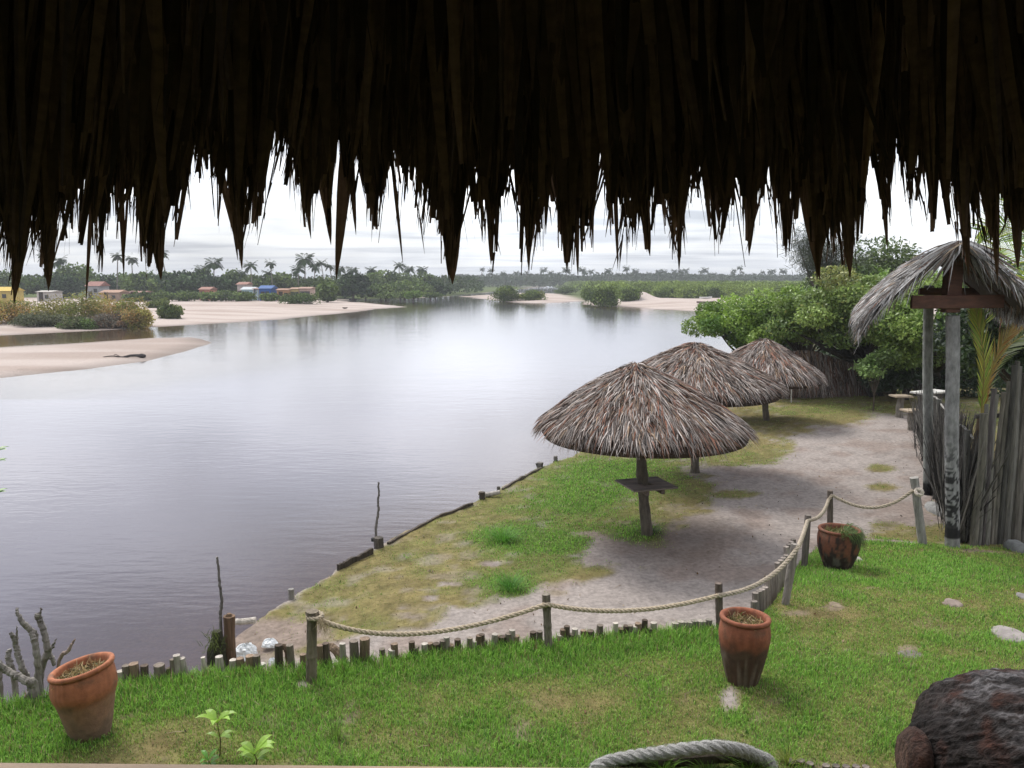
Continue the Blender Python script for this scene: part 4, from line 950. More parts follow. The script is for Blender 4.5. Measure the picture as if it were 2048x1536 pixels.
pot((182, 1466), 0.5, [(0.145, 0), (0.175, 0.12), (0.212, 0.30), (0.238, 0.38), (0.242, 0.44), (0.232, 0.52), (0.215, 0.58)], (-0.02, -0.075, 0), 'orange terracotta pot tilted left at the water side of the lawn', cf1, 0, lit_dry(500, 0.09, DRYC), skew=0.13)
pot((1484, 1362), 0.5, [(0.135, 0), (0.165, 0.12), (0.200, 0.28), (0.222, 0.42), (0.222, 0.50), (0.205, 0.585), (0.197, 0.61)], (-0.03, 0.02, 0), 'tall upright terracotta pot, lower half stained dark, before the dark rope post', cf2, 0, lit_dry(420, 0.09, DRYC))
pot((1674, 1134), 0.27, [(0.15, 0), (0.19, 0.10), (0.250, 0.27), (0.272, 0.42), (0.262, 0.52), (0.245, 0.57)], (-0.02, 0.02, 0), 'squat blackened clay pot with grass trailing over its right side', cf3, 0, lit_dry(300, 0.12, [(0.2, 0.2, 0.07), (0.12, 0.16, 0.04), (0.3, 0.24, 0.12)], 420))

# ------------------------------------------------------------------ driftwood branches standing in the shallows by the tilted pot
def branch(label, base_y, parts, seed, z=0.45, col=(0.20, 0.185, 0.165)):
    """parts: list of (points px, radii px)"""
    b = P(parts[0][0][0][0], base_y, z); y = b[1]
    o = None
    mb = MB()
    for k, (pts, rs, dd) in enumerate(parts):
        q = np.array([Q(px, py, y + dd + 0.02 * math.sin(i * 2 + k)) for i, (px, py) in enumerate(pts)])
        if k == 0: q[0][2] -= 0.5
        n = len(pts) * 7; p = smooth_path(q, n)
        r = np.interp(np.linspace(0, 1, n), np.linspace(0, 1, len(rs)), rs) / F * y * 0.42
        g = rng(seed + k); p = p + g.normal(0, 0.004, p.shape)
        tube(mb, p, r * (1 + 0.03 * g.normal(size=n)), 11, col, 0.07, seed + k)
    o = mb.build('driftwood_branch', M['wood'], loc=(b[0], b[1], WATER))
    return tag(o, label, 'branch', 'bare driftwood branches by the tilted pot')
branch('bare grey branch left of the tilted pot, its curved tip the highest', 1404, [([(82, 1402), (78, 1360), (75, 1322), (69, 1283), (62, 1262), (46, 1246), (36, 1228), (33, 1215)], [14, 16, 16, 17, 15, 13, 9, 3], 0), ([(70, 1285), (74, 1272), (70, 1262)], [8, 7, 2], 0.02)], 11)
branch('bare grey branch just left of the tilted pot with a forked side twig', 1404, [([(84, 1404), (80, 1360), (94, 1305), (90, 1272), (80, 1240), (75, 1229)], [16, 17, 17, 15, 15, 14], 0.12), ([(76, 1232), (80, 1226), (83, 1215)], [9, 5, 2], 0.12), ([(94, 1306), (104, 1295), (113, 1277)], [11, 8, 2], 0.1), ([(95, 1300), (104, 1316), (110, 1330)], [12, 11, 8], 0.14)], 21)
branch('thick bare branch bending from the lawn edge past the left border', 1406, [([(64, 1404), (68, 1380), (58, 1364), (34, 1352), (16, 1342), (-10, 1326), (-60, 1300)], [22, 24, 20, 17, 17, 16, 12], -0.1), ([(66, 1380), (52, 1398)], [14, 20], -0.1)], 31)
branch('slim forked bare branch second from the left side of the picture', 1404, [([(62, 1400), (58, 1370), (46, 1340), (38, 1318), (33, 1292), (27, 1275), (22, 1266)], [12, 13, 15, 15, 14, 11, 8], 0.2), ([(34, 1294), (33, 1276), (34, 1252)], [8, 7, 2], 0.2)], 41)
branch('short broken upright branch at the far left in front of the water', 1408, [([(30, 1410), (30, 1370), (22, 1335), (17, 1318), (18, 1300)], [14, 15, 17, 14, 12], 0.3)], 51)
branch('stub of bare branch cut off by the left border of the picture', 1410, [([(2, 1412), (0, 1360), (-2, 1330), (0, 1322)], [14, 14, 13, 8], 0.35)], 61)
branch('thin reddish branch leaning right behind the rim of the tilted pot', 1404, [([(108, 1400), (118, 1330), (136, 1302), (150, 1278)], [10, 9, 10, 4], 0.25)], 71, col=(0.26, 0.20, 0.17))

# ------------------------------------------------------------------ the water side of the lower ground: stumps, stubs, boards
def stub(px, py, top, r_px, label, col=(0.13, 0.11, 0.09), cat='mooring post', name='mooring_post', z=-0.05, dx=0, dy=0, extra=None, seed=0):
    b = P(px, py, z); y = b[1] + dy; tp = Q(px + dx, top, y); r = r_px / F * y * 0.5
    mb = MB(); t = np.linspace(0, 1, 9)[:, None]; b0 = np.array((b[0], y, WATER - 0.5))
    p = b0 * (1 - t) + tp * t
    tube(mb, p, r * (1 + 0.03 * np.sin(np.arange(9) * 1.7 + px)), 14, col, 0.07, px)
    if extra: extra(mb, y)
    o = mb.build(name, M['wood'], loc=(b0[0], b0[1], WATER))
    return tag(o, label, cat, 'posts and stubs along the water edge' if name == 'mooring_post' else None)
stub(458, 1330, 1232, 24, 'brown mooring stump with a pointed top beside the dark mossy stump', (0.13, 0.085, 0.055), z=0.0, extra=lambda mb, y: tube(mb, [Q(458, 1236, y), Q(458, 1227, y)], [0.05, 0.02], 10, (0.12, 0.08, 0.05), 0.1, 3))
# mossy stump, ragged
bS = P(430, 1350, 0.0); yS = bS[1] + 0.1
mb = MB(); zz = np.linspace(WATER - .4, Q(430, 1262, yS)[2], 16); 
rS = np.interp(np.linspace(0, 1, 16), (0, 0.4, 0.7, 0.9, 1), (44, 50, 46, 30, 18)) / F * yS * 0.5
tube(mb, np.stack([Q(430, 1300, yS)[0] + 0.03 * np.sin(zz * 4), np.full(16, yS), zz], 1), rS, 18, (0.035, 0.035, 0.022), 0.16, 5)
mo = mb.build('mossy_stump', M['bark'], loc=(bS[0], yS, WATER)); tag(mo, 'dark ragged mossy stump with grass growing on top at the corner of the bank', 'stump')
mb = MB(); g = rng(2); n = 110
A = np.stack([Q(434, 1270, yS)[0] + g.normal(0, 0.05, n), yS - 0.08 + g.normal(0, 0.03, n), Q(430, 1268, yS)[2] + g.uniform(-0.16, 0.04, n)], 1)
d_ = np.stack([g.normal(0, 0.06, n), g.normal(-0.03, 0.04, n), g.uniform(-0.1, 0.12, n)], 1)
ribbons(mb, A, A + d_ * 0.6 + (0, 0, .03), A + d_, np.full(n, 0.006), np.tile((1.0, 0, 0), (n, 1)), np.array((0.09, 0.12, 0.03)) * g.uniform(0.5, 1.6, (n, 1)), prof=(1, 0.8, 0.1))
mb.build('grass_tuft', M['grass'], mo)
def stick(px_pts, y, r, label, base, col=(0.15, 0.14, 0.13), seed=0, name='stick'):
    q = np.array([Q(a, b, y) for a, b in px_pts]); q[0][2] = WATER - 0.4
    p = smooth_path(q, 40); g = rng(seed); p = p + g.normal(0, 0.003, p.shape)
    mb = MB(); tube(mb, p, np.linspace(r, r * 0.6, 40) * (1 + 0.12 * np.sin(np.arange(40) * 2.3)), 8, col, 0.1, seed)
    return tag(mb.build(name, M['wood'], loc=tuple(q[0])), label, 'stick')
stick([(444, 1330), (442, 1260), (441, 1230), (443, 1200), (440, 1170), (437, 1140), (434, 1113)], yS + 0.12, 0.020, 'thin crooked upright stick rising from the mossy stump at the bank corner', 0, seed=4)
yM = P(757, 1100, -0.05)[1] + 0.12
stub(757, 1102, 1075, 20, 'square dark post on the bank at the foot of the tall stick', (0.075, 0.065, 0.055), seed=2)
stick([(751, 1095), (752, 1072), (754, 1040), (757, 1020), (756, 1000), (758, 985), (757, 964)], yM, 0.024, 'tall crooked stick standing in the water edge beside the square dark post', 0, seed=6)
mb = MB(); q = Q(747, 1080, yM); tube(mb, [q + (-.03, 0, 0), q + (0.05, 0, .01)], 0.035, 8, (0.04, 0.04, 0.04), 0.1); tube(mb, [q + (0.03, 0, -0.3), q + (0.03, 0, 0)], 0.02, 6, (0.05, 0.045, 0.04), 0.1)
tag(mb.build('mooring_cleat', M['wood'], loc=tuple(q)), 'small black lump fixed beside the base of the tall stick', 'cleat')
stub(582, 1198, 1178, 12, 'small grey stub standing alone on the bank between the bag corner and the tall stick', (0.22, 0.21, 0.19))
stub(964, 1003, 984, 12, 'dark stub at the left end of the pale log lying on the bank', (0.06, 0.05, 0.04))
stub(997, 990, 973, 7, 'thin stub at the right end of the pale log lying on the bank', (0.12, 0.11, 0.10))
stub(1080, 940, 925, 13, 'grey stub with a small knob, nearest the left rim of the nearest parasol', (0.13, 0.12, 0.11), extra=lambda mb, y: tube(mb, [Q(1072, 930, y), Q(1078, 928, y)], 0.04, 8, (0.06, 0.055, 0.05)))
stub(1114, 926, 912, 8, 'small leaning stub under the left rim of the nearest parasol', (0.16, 0.15, 0.14), dx=-3)
def lying_log(pts, y, r, label, col, seed, name='log'):
    q = smooth_path([Q(a, b, y + k * 0.02) for k, (a, b) in enumerate(pts)], 16)
    mb = MB(); tube(mb, q, r, 10, col, 0.08, seed); return tag(mb.build(name, M['wood'], loc=tuple(q[0])), label, 'log')
y_ = P(980, 1000, -0.05)[1]
lying_log([(957, 985), (975, 989), (1000, 984)], y_, 0.045, 'pale horizontal log tied between two stubs on the bank', (0.36, 0.33, 0.30), 3)
y_ = P(480, 1262, 0.0)[1]
lying_log([(462, 1244), (486, 1243), (512, 1240)], y_ - 0.25, 0.035, 'pale log lying from the brown mooring stump onto the sand', (0.42, 0.38, 0.33), 4)
def board(pxs, z0, z1, label, col, name='retaining_board'):
    """upright boards along the bank following pixels taken at height 0"""
    p = np.array([P(a, b, 0.0) for a, b in pxs]); p = smooth_path(p, 14)
    T, _, _ = frames(p); nrm = np.stack([-T[:, 1], T[:, 0], T[:, 2] * 0], 1)
    mb = MB(); g = rng(int(pxs[0][0])); w = 0.02; zz1 = z1 + g.normal(0, 0.008, 14)
    V = []
    for s, z in ((-w, z0), (w, z0), (w, 1), (-w, 1)):
        q = p + nrm * s; q[:, 2] = z0 if z == z0 else zz1; V.append(q)
    V = np.stack(V, 1).reshape(-1, 3); i = np.arange(13)[:, None] * 4; j = np.arange(4)[None]; j2 = (j + 1) % 4
    mb.add(V, np.stack([i + j, i + j2, i + 4 + j2, i + 4 + j], -1).reshape(-1, 4), col); mb.add(V[:4], [(0, 1, 2, 3)], col); mb.add(V[-4:], [(3, 2, 1, 0)], col)
    return tag(mb.build(name, M['wood'], loc=(p[0][0], p[0][1], WATER)), label, 'board', 'boards holding the bank')
board([(676, 1141), (700, 1130), (745, 1107)], WATER - 0.3, 0.09, 'dark retaining board left of the square dark post', (0.055, 0.045, 0.035))
board([(776, 1090), (820, 1066), (880, 1036), (945, 1009)], WATER - 0.3, 0.05, 'long thin dark retaining board between the tall stick and the pale log', (0.08, 0.065, 0.05))
board([(1005, 981), (1040, 960), (1085, 937)], WATER - 0.3, 0.05, 'thin retaining board right of the pale log', (0.10, 0.085, 0.07))
# plastic bags
def bag(px, py, rx, rz, label, seed):
    b = P(px, py, 0.02); g = rng(seed); n = 26
    u, v = np.meshgrid(np.linspace(0, 2 * math.pi, n), np.linspace(0, math.pi / 2, 10))
    cr = 1 + 0.45 * (fbm(np.cos(u) * 2.4 + seed, np.sin(u) * 2.4 + v * 2.5, 4) - 0.5) * 2
    R_ = rx / F * b[1]; Zr = rz / F * b[1]
    x = b[0] + R_ * np.cos(u) * np.sin(v + .05) * cr; y = b[1] + R_ * 0.8 * np.sin(u) * np.sin(v + .05) * cr; z = b[2] - .03 + Zr * np.cos(v) * (0.6 + 0.8 * fbm(np.cos(u) * 4, np.sin(u) * 4 + v * 5, 4))
    mb = MB(); mb.add(np.stack([x, y, z], -1).reshape(-1, 3), gridfaces(10, n), (0.75, 0.78, 0.80)); 
    return tag(mb.build('plastic_bag', M['plastic'], loc=tuple(b)), label, 'plastic bag', 'white plastic bags on the bank')
bag(492, 1308, 26, 26, 'large crumpled white plastic bag beside the brown mooring stump', 2)
bag(541, 1286, 17, 14, 'smaller crumpled white plastic bag, up the bank from the large one', 5)
bag(545, 1322, 9, 12, 'scrap of white plastic bag low behind the short stakes', 9)
# bent root over the stakes
mb = MB(); y_ = P(575, 1320, 0.4)[1] + 0.1
tube(mb, smooth_path([Q(553, 1300, y_), Q(562, 1293, y_), Q(572, 1297, y_), Q(577, 1312, y_), Q(582, 1345, y_)], 18), np.linspace(0.022, 0.04, 18), 9, (0.09, 0.065, 0.045), 0.12, 4)
tag(mb.build('bent_root', M['bark'], loc=tuple(Q(582, 1340, y_))), 'dark bent root arching between two stakes near the plastic bags', 'root')
mb = MB(); tube(mb, smooth_path([Q(648, 1292, y_ + .1), Q(660, 1293, y_ + .08), Q(672, 1302, y_ + .04), Q(690, 1324, y_)], 18), np.linspace(0.03, 0.05, 18), 9, (0.17, 0.125, 0.085), 0.16, 4)
tag(mb.build('split_log', M['bark'], loc=tuple(Q(690, 1324, y_))), 'rough split log leaning over the stakes right of the end post', 'log')

# ------------------------------------------------------------------ palisade, twig hedge, thatch screen
fa, fb2 = P(1948, 1080, 0.15), P(2075, 1090, 0.15)
pal = tag(empty('log_palisade', (fa[0], fa[1], 0.12)), 'tall palisade of weathered grey logs at the right edge behind the gateway', 'fence')
g = rng(31); L_ = np.linalg.norm((fb2 - fa)[:2]); dirp = (fb2 - fa) / L_
topf = [(1948, 838), (1962, 800), (1975, 790), (1990, 778), (2003, 735), (2015, 728), (2030, 742), (2048, 725), (2070, 735), (2200, 730)]
tpx, tpy = [a for a, b in topf], [b for a, b in topf]
pxc = 1953.0
k = 0
while pxc < 2235:
    w = g.uniform(7, 14); y = fa[1] + (0.25 * g.random() if k else 0.0) + (pxc - 1950) * 0.0006
    zt = Q(pxc, np.interp(pxc, tpx, tpy) + g.normal(0, 9), y)[2]; xb = Q(pxc, 1000, y)[0]; r = w / F * y * 0.56
    nn = 14; t = np.linspace(0, 1, nn); lean = g.normal(0, 0.03)
    p = np.stack([xb + lean * t + 0.015 * np.sin(t * 4 + k), np.full(nn, y) + 0.02 * np.sin(t * 6 + k), -0.15 + (zt + 0.15) * t], 1)
    mb = MB(); c = np.array((0.15, 0.145, 0.13)) * g.uniform(0.35, 1.5) * np.array((1, g.uniform(0.92, 1), g.uniform(0.86, 1)))
    tube(mb, p, r * (1 + 0.05 * np.sin(t * 9 + k)), 9, c, 0.12, k)
    mb.build('log', M['wood'], pal); pxc += w * 0.86; k += 1
for zz in (0.9, 2.0):
    mb = MB(); tube(mb, [(fa[0] + 0.1, fa[1] + 0.38, zz), (fa[0] + 2.6, fa[1] + 0.5, zz + 0.1)], 0.035, 8, (0.1, 0.09, 0.08), 0.05); mb.build('rail', M['wood'], pal)
# dark twig hedge running away from the gateway
h0, h1 = P(1925, 1075, 0.12), P(1848, 880, 0.0)
hed = tag(empty('twig_hedge', (h0[0], h0[1], 0.1)), 'dark hedge of leaning dead twigs and fronds running back from the gateway', 'hedge')
g = rng(12); n = 2600; s = g.random(n) ** 1.3
base = h0 + (h1 - h0) * s[:, None]; base[:, 2] = -0.05
topz = 1.75 + (1.25 - 1.75) * s
A = base + np.stack([g.normal(0, 0.10, n), g.normal(0, 0.1, n), g.uniform(0, 0.3, n)], 1)
C = A + np.stack([g.normal(0.02, 0.14, n), g.normal(0, 0.3, n), topz * g.uniform(0.4, 1.0, n)], 1)
mb = MB(); Bm = (A + C) / 2 + g.normal(0, 0.05, (n, 3)); aa = g.uniform(0, 3.1, n)
ribbons(mb, A, Bm, C, g.uniform(0.008, 0.04, n), np.stack([np.cos(aa), np.sin(aa), aa * 0], 1), np.array((0.075, 0.07, 0.062)) * g.uniform(0.25, 2.0, (n, 1)) ** 1.2, prof=(1, 0.9, 0.7, 0.3))
mb.build('twigs', M['thatch'], hed)
mb = MB(); q = []
for s_ in np.linspace(0, 1, 9): b_ = h0 + (h1 - h0) * s_; q.append((b_[0] - 0.02, b_[1] - 0.1, 1.72 - 0.42 * s_ + 0.04 * math.sin(s_ * 20)))
tube(mb, smooth_path(q, 50), 0.02, 8, (0.26, 0.25, 0.23), 0.15, 2); mb.build('top_pole', M['wood'], hed)
for s_ in (0.02, 0.3, 0.6, 0.95):
    b_ = h0 + (h1 - h0) * s_; mb = MB(); post_wob(mb, b_[0], b_[1], -0.2, 1.8 - 0.4 * s_, 0.05, 0.045, (0.10, 0.10, 0.09), int(s_ * 10)); mb.build('post', M['wood'], hed)
# far thatch screen
sa, sb = P(1560, 800, 0), P(1765, 790, 0)
scr = tag(empty('thatch_screen', tuple(sa)), 'low screen of hanging brown palm thatch behind the farthest parasol', 'fence')
g = rng(13); n = 5200; s = g.uniform(-0.1, 1.0, n); base = sa + (sb - sa) * s[:, None]
zt = 1.55 + 0.15 * np.sin(s * 7) - 0.25 * s
row = g.integers(0, 3, n); ztop = zt * (1 - row * 0.22) * g.uniform(0.93, 1.04, n)
A = base.copy(); A[:, 2] = ztop; A[:, 1] += -0.12 * row * 0 + g.normal(0, 0.03, n)
C = A.copy(); C[:, 2] = np.maximum(ztop - g.uniform(0.5, 0.95, n), 0.02); C[:, 0] += g.normal(0, 0.12, n); C[:, 1] -= g.uniform(0.02, 0.2, n)
mb = MB(); ribbons(mb, A, (A + C) / 2 - (0, 0.04, 0), C, g.uniform(0.015, 0.04, n), np.tile((1.0, 0.1, 0), (n, 1)), straw(g, n, np.full(n, 0.6)) * 0.8, prof=(0.8, 1, 0.7, 0.2))
mb.build('thatch', M['thatch'], scr)
mb = MB(); box(mb, ((sa[0] + sb[0]) / 2, (sa[1] + sb[1]) / 2 + 0.2, 0.55), (sb - sa)[0] * 1.08, 0.06, 1.1, math.atan2((sb - sa)[1], (sb - sa)[0]), (0.04, 0.03, 0.022)); mb.build('backing', M['thatch_dark'], scr)
b_ = P(1583, 806, 0); mb = MB(); post_wob(mb, b_[0], b_[1], -0.2, Q(1583, 712, b_[1])[2], 0.022, 0.018, (0.42, 0.40, 0.36), 3)
tag(mb.build('thin_pole', M['wood'], loc=tuple(b_)), 'thin pale pole standing in front of the thatch screen', 'pole')
# log stools
def stool(px, py, top, w, label, tilt=0):
    b = P(px, py, 0.0); y = b[1]; zt = Q(px, top, y)[2]; t = tag(empty('log_stool', tuple(b)), label, 'stool', 'log stools with plank tops')
    mb = MB(); post_wob(mb, b[0], y, -0.2, zt - 0.03, 0.115, 0.10, (0.17, 0.155, 0.13), px); mb.build('leg', M['bark'], t)
    mb = MB(); box(mb, (b[0], y, zt), w / F * y, 0.42, 0.05, 0.1, (0.33, 0.27, 0.20), ry=tilt, bevel=0.006); mb.build('seat', M['plank'], t)
stool(1799, 835, 792, 36, 'farther log stool with a plank top left of the rear gateway pole')
stool(1823, 861, 821, 38, 'nearer log stool with a plank top touching the rear gateway pole')
b_ = P(1838, 850, 0); t = tag(empty('plank_table', (b_[0] + 0.5, b_[1], 0)), 'pale topped plank table behind the two gateway poles', 'table')
mb = MB(); box(mb, (b_[0] + 0.25, b_[1], Q(1838, 784, b_[1])[2]), 1.1, 0.5, 0.05, 0.5, (0.5, 0.49, 0.46), bevel=0.006); mb.build('tabletop', M['plank'], t)
for s in (-.4, .4):
    mb = MB(); post_wob(mb, b_[0] + 0.25 + s * .9, b_[1] + s * .4, -0.1, Q(1838, 786, b_[1])[2], 0.06, 0.05, (0.1, 0.09, 0.08), 3); mb.build('leg', M['bark'], t)

# ------------------------------------------------------------------ stones
def stone(px, py, rx, ry, hz, label, z, col, seed, name='stone', cat='stone'):
    b = P(px, py, z); b[2] = groundz(b[0], b[1]); R_ = rx / F * b[1]; D_ = abs(P(px, py - ry, z)[1] - b[1])
    u, v = np.meshgrid(np.linspace(0, 2 * math.pi, 30, endpoint=False), np.linspace(0.03, math.pi * 0.62, 10))
    cr = 1 + 0.35 * (fbm(np.cos(u) * 1.5 + seed, np.sin(u) * 1.5 + seed) - 0.5) * 2
    x = b[0] + R_ * np.cos(u) * np.sin(v) ** 0.6 * cr; y = b[1] + D_ * np.sin(u) * np.sin(v) ** 0.6 * cr; zz = b[2] + hz * np.cos(v) * (0.85 + 0.3 * fbm(np.cos(u) * 3 * np.sin(v) + seed, np.sin(u) * 3 * np.sin(v)))
    i = np.arange(9)[:, None] * 30; j = np.arange(30)[None]; j2 = (j + 1) % 30
    mb = MB(); col = np.array(col) * 0.62; mb.add(np.stack([x, y, zz], -1).reshape(-1, 3), np.stack([i + j, i + 30 + j, i + 30 + j2, i + j2], -1).reshape(-1, 4), col)
    mb.add(np.stack([x, y, zz], -1)[0], [tuple(range(4))] if False else np.array([(0, a, a + 1) for a in range(1, 29)]), col)
    return tag(mb.build(name, M['stone'], loc=tuple(b), smooth=True), label, cat)
stone(2018, 1278, 34, 16, 0.035, 'large pale flat stone sunk in the lawn near the right edge', 0.45, (0.42, 0.38, 0.36), 3)
stone(1905, 1218, 19, 9, 0.035, 'small pinkish flat stone sunk in the lawn up from the large pale one', 0.42, (0.36, 0.29, 0.25), 5)
stone(1822, 1313, 26, 9, 0.012, 'grey flat stone almost covered by the lawn left of the large pale one', 0.48, (0.25, 0.22, 0.20), 8)
stone(2046, 1204, 14, 7, 0.03, 'grey stone cut by the right edge of the picture', 0.4, (0.33, 0.31, 0.30), 9)
stone(1670, 1220, 13, 7, 0.02, 'small tan stone in the grass in front of the squat blackened pot', 0.42, (0.36, 0.29, 0.20), 11)
stone(2040, 1100, 16, 14, 0.14, 'rounded grey boulder at the foot of the log palisade', 0.13, (0.30, 0.31, 0.30), 13)
stone(1716, 1112, 8, 6, 0.05, 'small white stone behind the squat blackened pot', 0.25, (0.5, 0.48, 0.42), 15)
stone(1880, 1015, 18, 14, 0.14, 'pale rounded stone leaning between the two gateway poles', 0.1, (0.36, 0.36, 0.35), 17)

# ------------------------------------------------------------------ rusted hulk in the lower right corner
hc = Q(2095, 1580, 4.7)
hk = tag(empty('rusted_buoy', (hc[0], hc[1], 0.5)), 'big dark corroded rounded buoy with a short knob at its left end, lower right corner', 'buoy')
M['rust'] = material('corroded_iron', None, 0.75, 14, 0.85, (1, 2.2, 1.6), bump=4, spec=0.25, detail=12, tint2=(0.05, 0.019, 0.012), t2_scale=5, t2_lo=0.50, t2_hi=0.68)
def hulk(ax, c, rad, n=300, m=220, seed=0, lump=0.07):
    u, v = np.meshgrid(np.linspace(0, 2 * math.pi, n, endpoint=False), np.linspace(0.02, math.pi - 0.02, m))
    d = np.stack([np.cos(v), np.sin(v) * np.cos(u), np.sin(v) * np.sin(u)], -1)
    f = 1 + lump * 2 * (fbm(d[..., 0] * 3 + d[..., 2] * 2.1 + seed, d[..., 1] * 3 + d[..., 2] * 1.4, 5) - 0.5) + 0.05 * (fbm(d[..., 0] * 11 + seed, d[..., 1] * 11 + d[..., 2] * 9, 6) - 0.5) + 0.035 * (fbm(d[..., 0] * 30, d[..., 1] * 30 + d[..., 2] * 26, 4) - 0.5)
    sup = np.sign(d) * np.abs(d) ** 0.9
    p = sup * f[..., None] * rad
    i = np.arange(m - 1)[:, None] * n; j = np.arange(n)[None]; j2 = (j + 1) % n
    cn = fbm(d[..., 0] * 5, d[..., 1] * 5 + d[..., 2] * 4, 4)
    cl = np.array((0.022, 0.016, 0.014)) * (0.2 + 1.6 * cn)[..., None]
    top = sstep(0.3, 0.95, d[..., 2]) * sstep(0.35, 0.62, fbm(d[..., 0] * 4 + 3, d[..., 1] * 9, 5))
    cl = mixc(cl, (0.20, 0.19, 0.195), 0.75 * top * sstep(0.35, 0.6, fbm(d[..., 0] * 16, d[..., 1] * 34 + d[..., 2] * 20, 4)))
    return p.reshape(-1, 3), np.stack([i + j, i + j2, i + n + j2, i + n + j], -1).reshape(-1, 4), cl.reshape(-1, 3)
from mathutils import Euler
Rh = np.array(Euler((0, 0.12, -0.12)).to_matrix())
p, f, cl = hulk(0, hc, np.array((0.86, 0.66, 0.72)), seed=3)
mb = MB(); mb.add(p @ Rh.T + hc, f, cl); mb.build('body', M['rust'], hk, smooth=True)
kn = hc + Rh @ np.array((-0.92, -0.10, 0.12))
def hole(v): return np.tile((0.07, 0.04, 0.03), (len(v), 1)) * (0.6 + 0.9 * fbm(v[:, 1] * 20, v[:, 2] * 20))[:, None]
t = np.linspace(0, 1, 14)[:, None]; q = kn + (Rh @ np.array((0.22, 0, 0))) * (1 - t) - (Rh @ np.array((0.05, 0, 0))) * t
rr = np.array([.13, .13, .125, .12, .12, .125, .14, .165, .178, .18, .178, .17, .15, .10])
mb = MB(); tube(mb, q, rr, 22, 0, 0.05, 3, colfn=hole); mb.build('knob', M['rust'], hk, smooth=True)

# ------------------------------------------------------------------ thick old rope, little logs and weeds at the foot of the picture
pts = [(1185, 1540), (1215, 1524), (1260, 1514), (1310, 1507), (1370, 1499), (1430, 1494), (1480, 1500), (1512, 1512), (1540, 1526), (1545, 1560)]
q = np.array([Q(a, b, 5.35 + 0.1 * math.sin(i)) for i, (a, b) in enumerate(pts)])
mb = MB(); rope_mesh(mb, smooth_path(q, 60), 0.024, 0.026, 0.25, (0.37, 0.365, 0.35), 120, 9000, step=0.014)
ro2 = tag(mb.build('thick_rope', M['rope'], loc=(q[4][0], q[4][1], 0.5)), 'thick frayed grey rope humped in the grass at the bottom of the picture', 'rope')
q2 = np.array([Q(a, b, 5.4) for a, b in ((1240, 1545), (1300, 1530), (1380, 1520), (1460, 1516), (1520, 1530))])
mb = MB(); tube(mb, smooth_path(q2, 24) + (0, 0.06, -0.02), 0.055, 12, (0.05, 0.04, 0.03), 0.12, 9)
tag(mb.build('dark_log', M['bark'], loc=tuple(q2[2] - (0, 0, .1))), 'dark rotten log under the thick grey rope', 'log')
for k, (px, py, r) in enumerate(((1583, 1522, 10), (1600, 1520, 9), (1620, 1526, 8), (1652, 1530, 8), (1672, 1531, 8), (1692, 1532, 8), (1712, 1532, 8), (1732, 1533, 8))):
    b_ = P(px, py + 6, 0.5); tp = Q(px, py, b_[1]); mb = MB()
    tube(mb, [tuple(b_ - (0, 0, 0.3)), tuple((b_ + tp) / 2), tuple(tp)], r / F * b_[1], 9, np.array((0.13, 0.11, 0.095)) * (0.7 + 0.15 * k % 0.6), 0.1, k)
    tag(mb.build('stake', M['wood'], loc=tuple(b_)), 'stub of a stake sunk in the grass between the thick rope and the rusted buoy', 'stake', 'sunken stake stubs at the foot of the picture')
def tuft(px, py, n, hgt, spread, label, seed, z=0.5, name='grass_tuft', col=(0.13, 0.26, 0.03), w=0.006):
    b = P(px, py, z); b[2] = groundz(b[0], b[1]); g = rng(seed); a = g.uniform(0, 6.28, n)
    A = b + np.stack([np.cos(a), np.sin(a), a * 0], 1) * g.uniform(0, spread * 0.4, (n, 1)); h = hgt * g.uniform(0.5, 1.1, n)
    out_ = np.stack([np.cos(a), np.sin(a), a * 0], 1) * g.uniform(0.1, 1, (n, 1)) * spread
    C = A + out_ + np.array((0, 0, 1)) * h[:, None] * 0.85; Bm = A + out_ * 0.25 + np.array((0, 0, 1)) * h[:, None] * 0.7
    mb = MB(); ribbons(mb, A, Bm, C, g.uniform(0.6, 1.3, n) * w, np.stack([-np.sin(a), np.cos(a), a * 0], 1), np.array(col) * g.uniform(0.5, 1.5, (n, 1)), prof=(1, 0.9, 0.7, 0.4, 0.05))
    return tag(mb.build(name, M['grass'], loc=tuple(b)), label, 'grass tuft', 'grass tufts')
tuft(1325, 1545, 110, 0.17, 0.22, 'long bladed grass tuft in front of the left part of the thick rope', 1)
tuft(1500, 1545, 100, 0.16, 0.20, 'long bladed grass tuft in front of the right end of the thick rope', 2)
tuft(1420, 1550, 90, 0.13, 0.22, 'long bladed grass tuft in front of the middle of the thick rope', 3)
tuft(1575, 1528, 70, 0.13, 0.14, 'yellowish grass tuft right of the thick rope', 4, col=(0.22, 0.27, 0.05))
tuft(672, 1470, 60, 0.15, 0.16, 'loose grass tuft in the front lawn right of the broad leaved seedling', 5, col=(0.16, 0.26, 0.05))
tuft(1300, 1068, 200, 0.14, 0.30, 'dark grass tuft round the foot of the nearest parasol post', 6, z=0, col=(0.045, 0.12, 0.02))
tuft(1008, 1085, 320, 0.22, 0.45, 'bright tall grass tuft on the lower ground left of the nearest parasol', 7, z=0, col=(0.10, 0.26, 0.03))
tuft(1020, 1180, 260, 0.20, 0.35, 'tall green grass tuft at the edge of the bare sand', 8, z=0, col=(0.08, 0.22, 0.03))
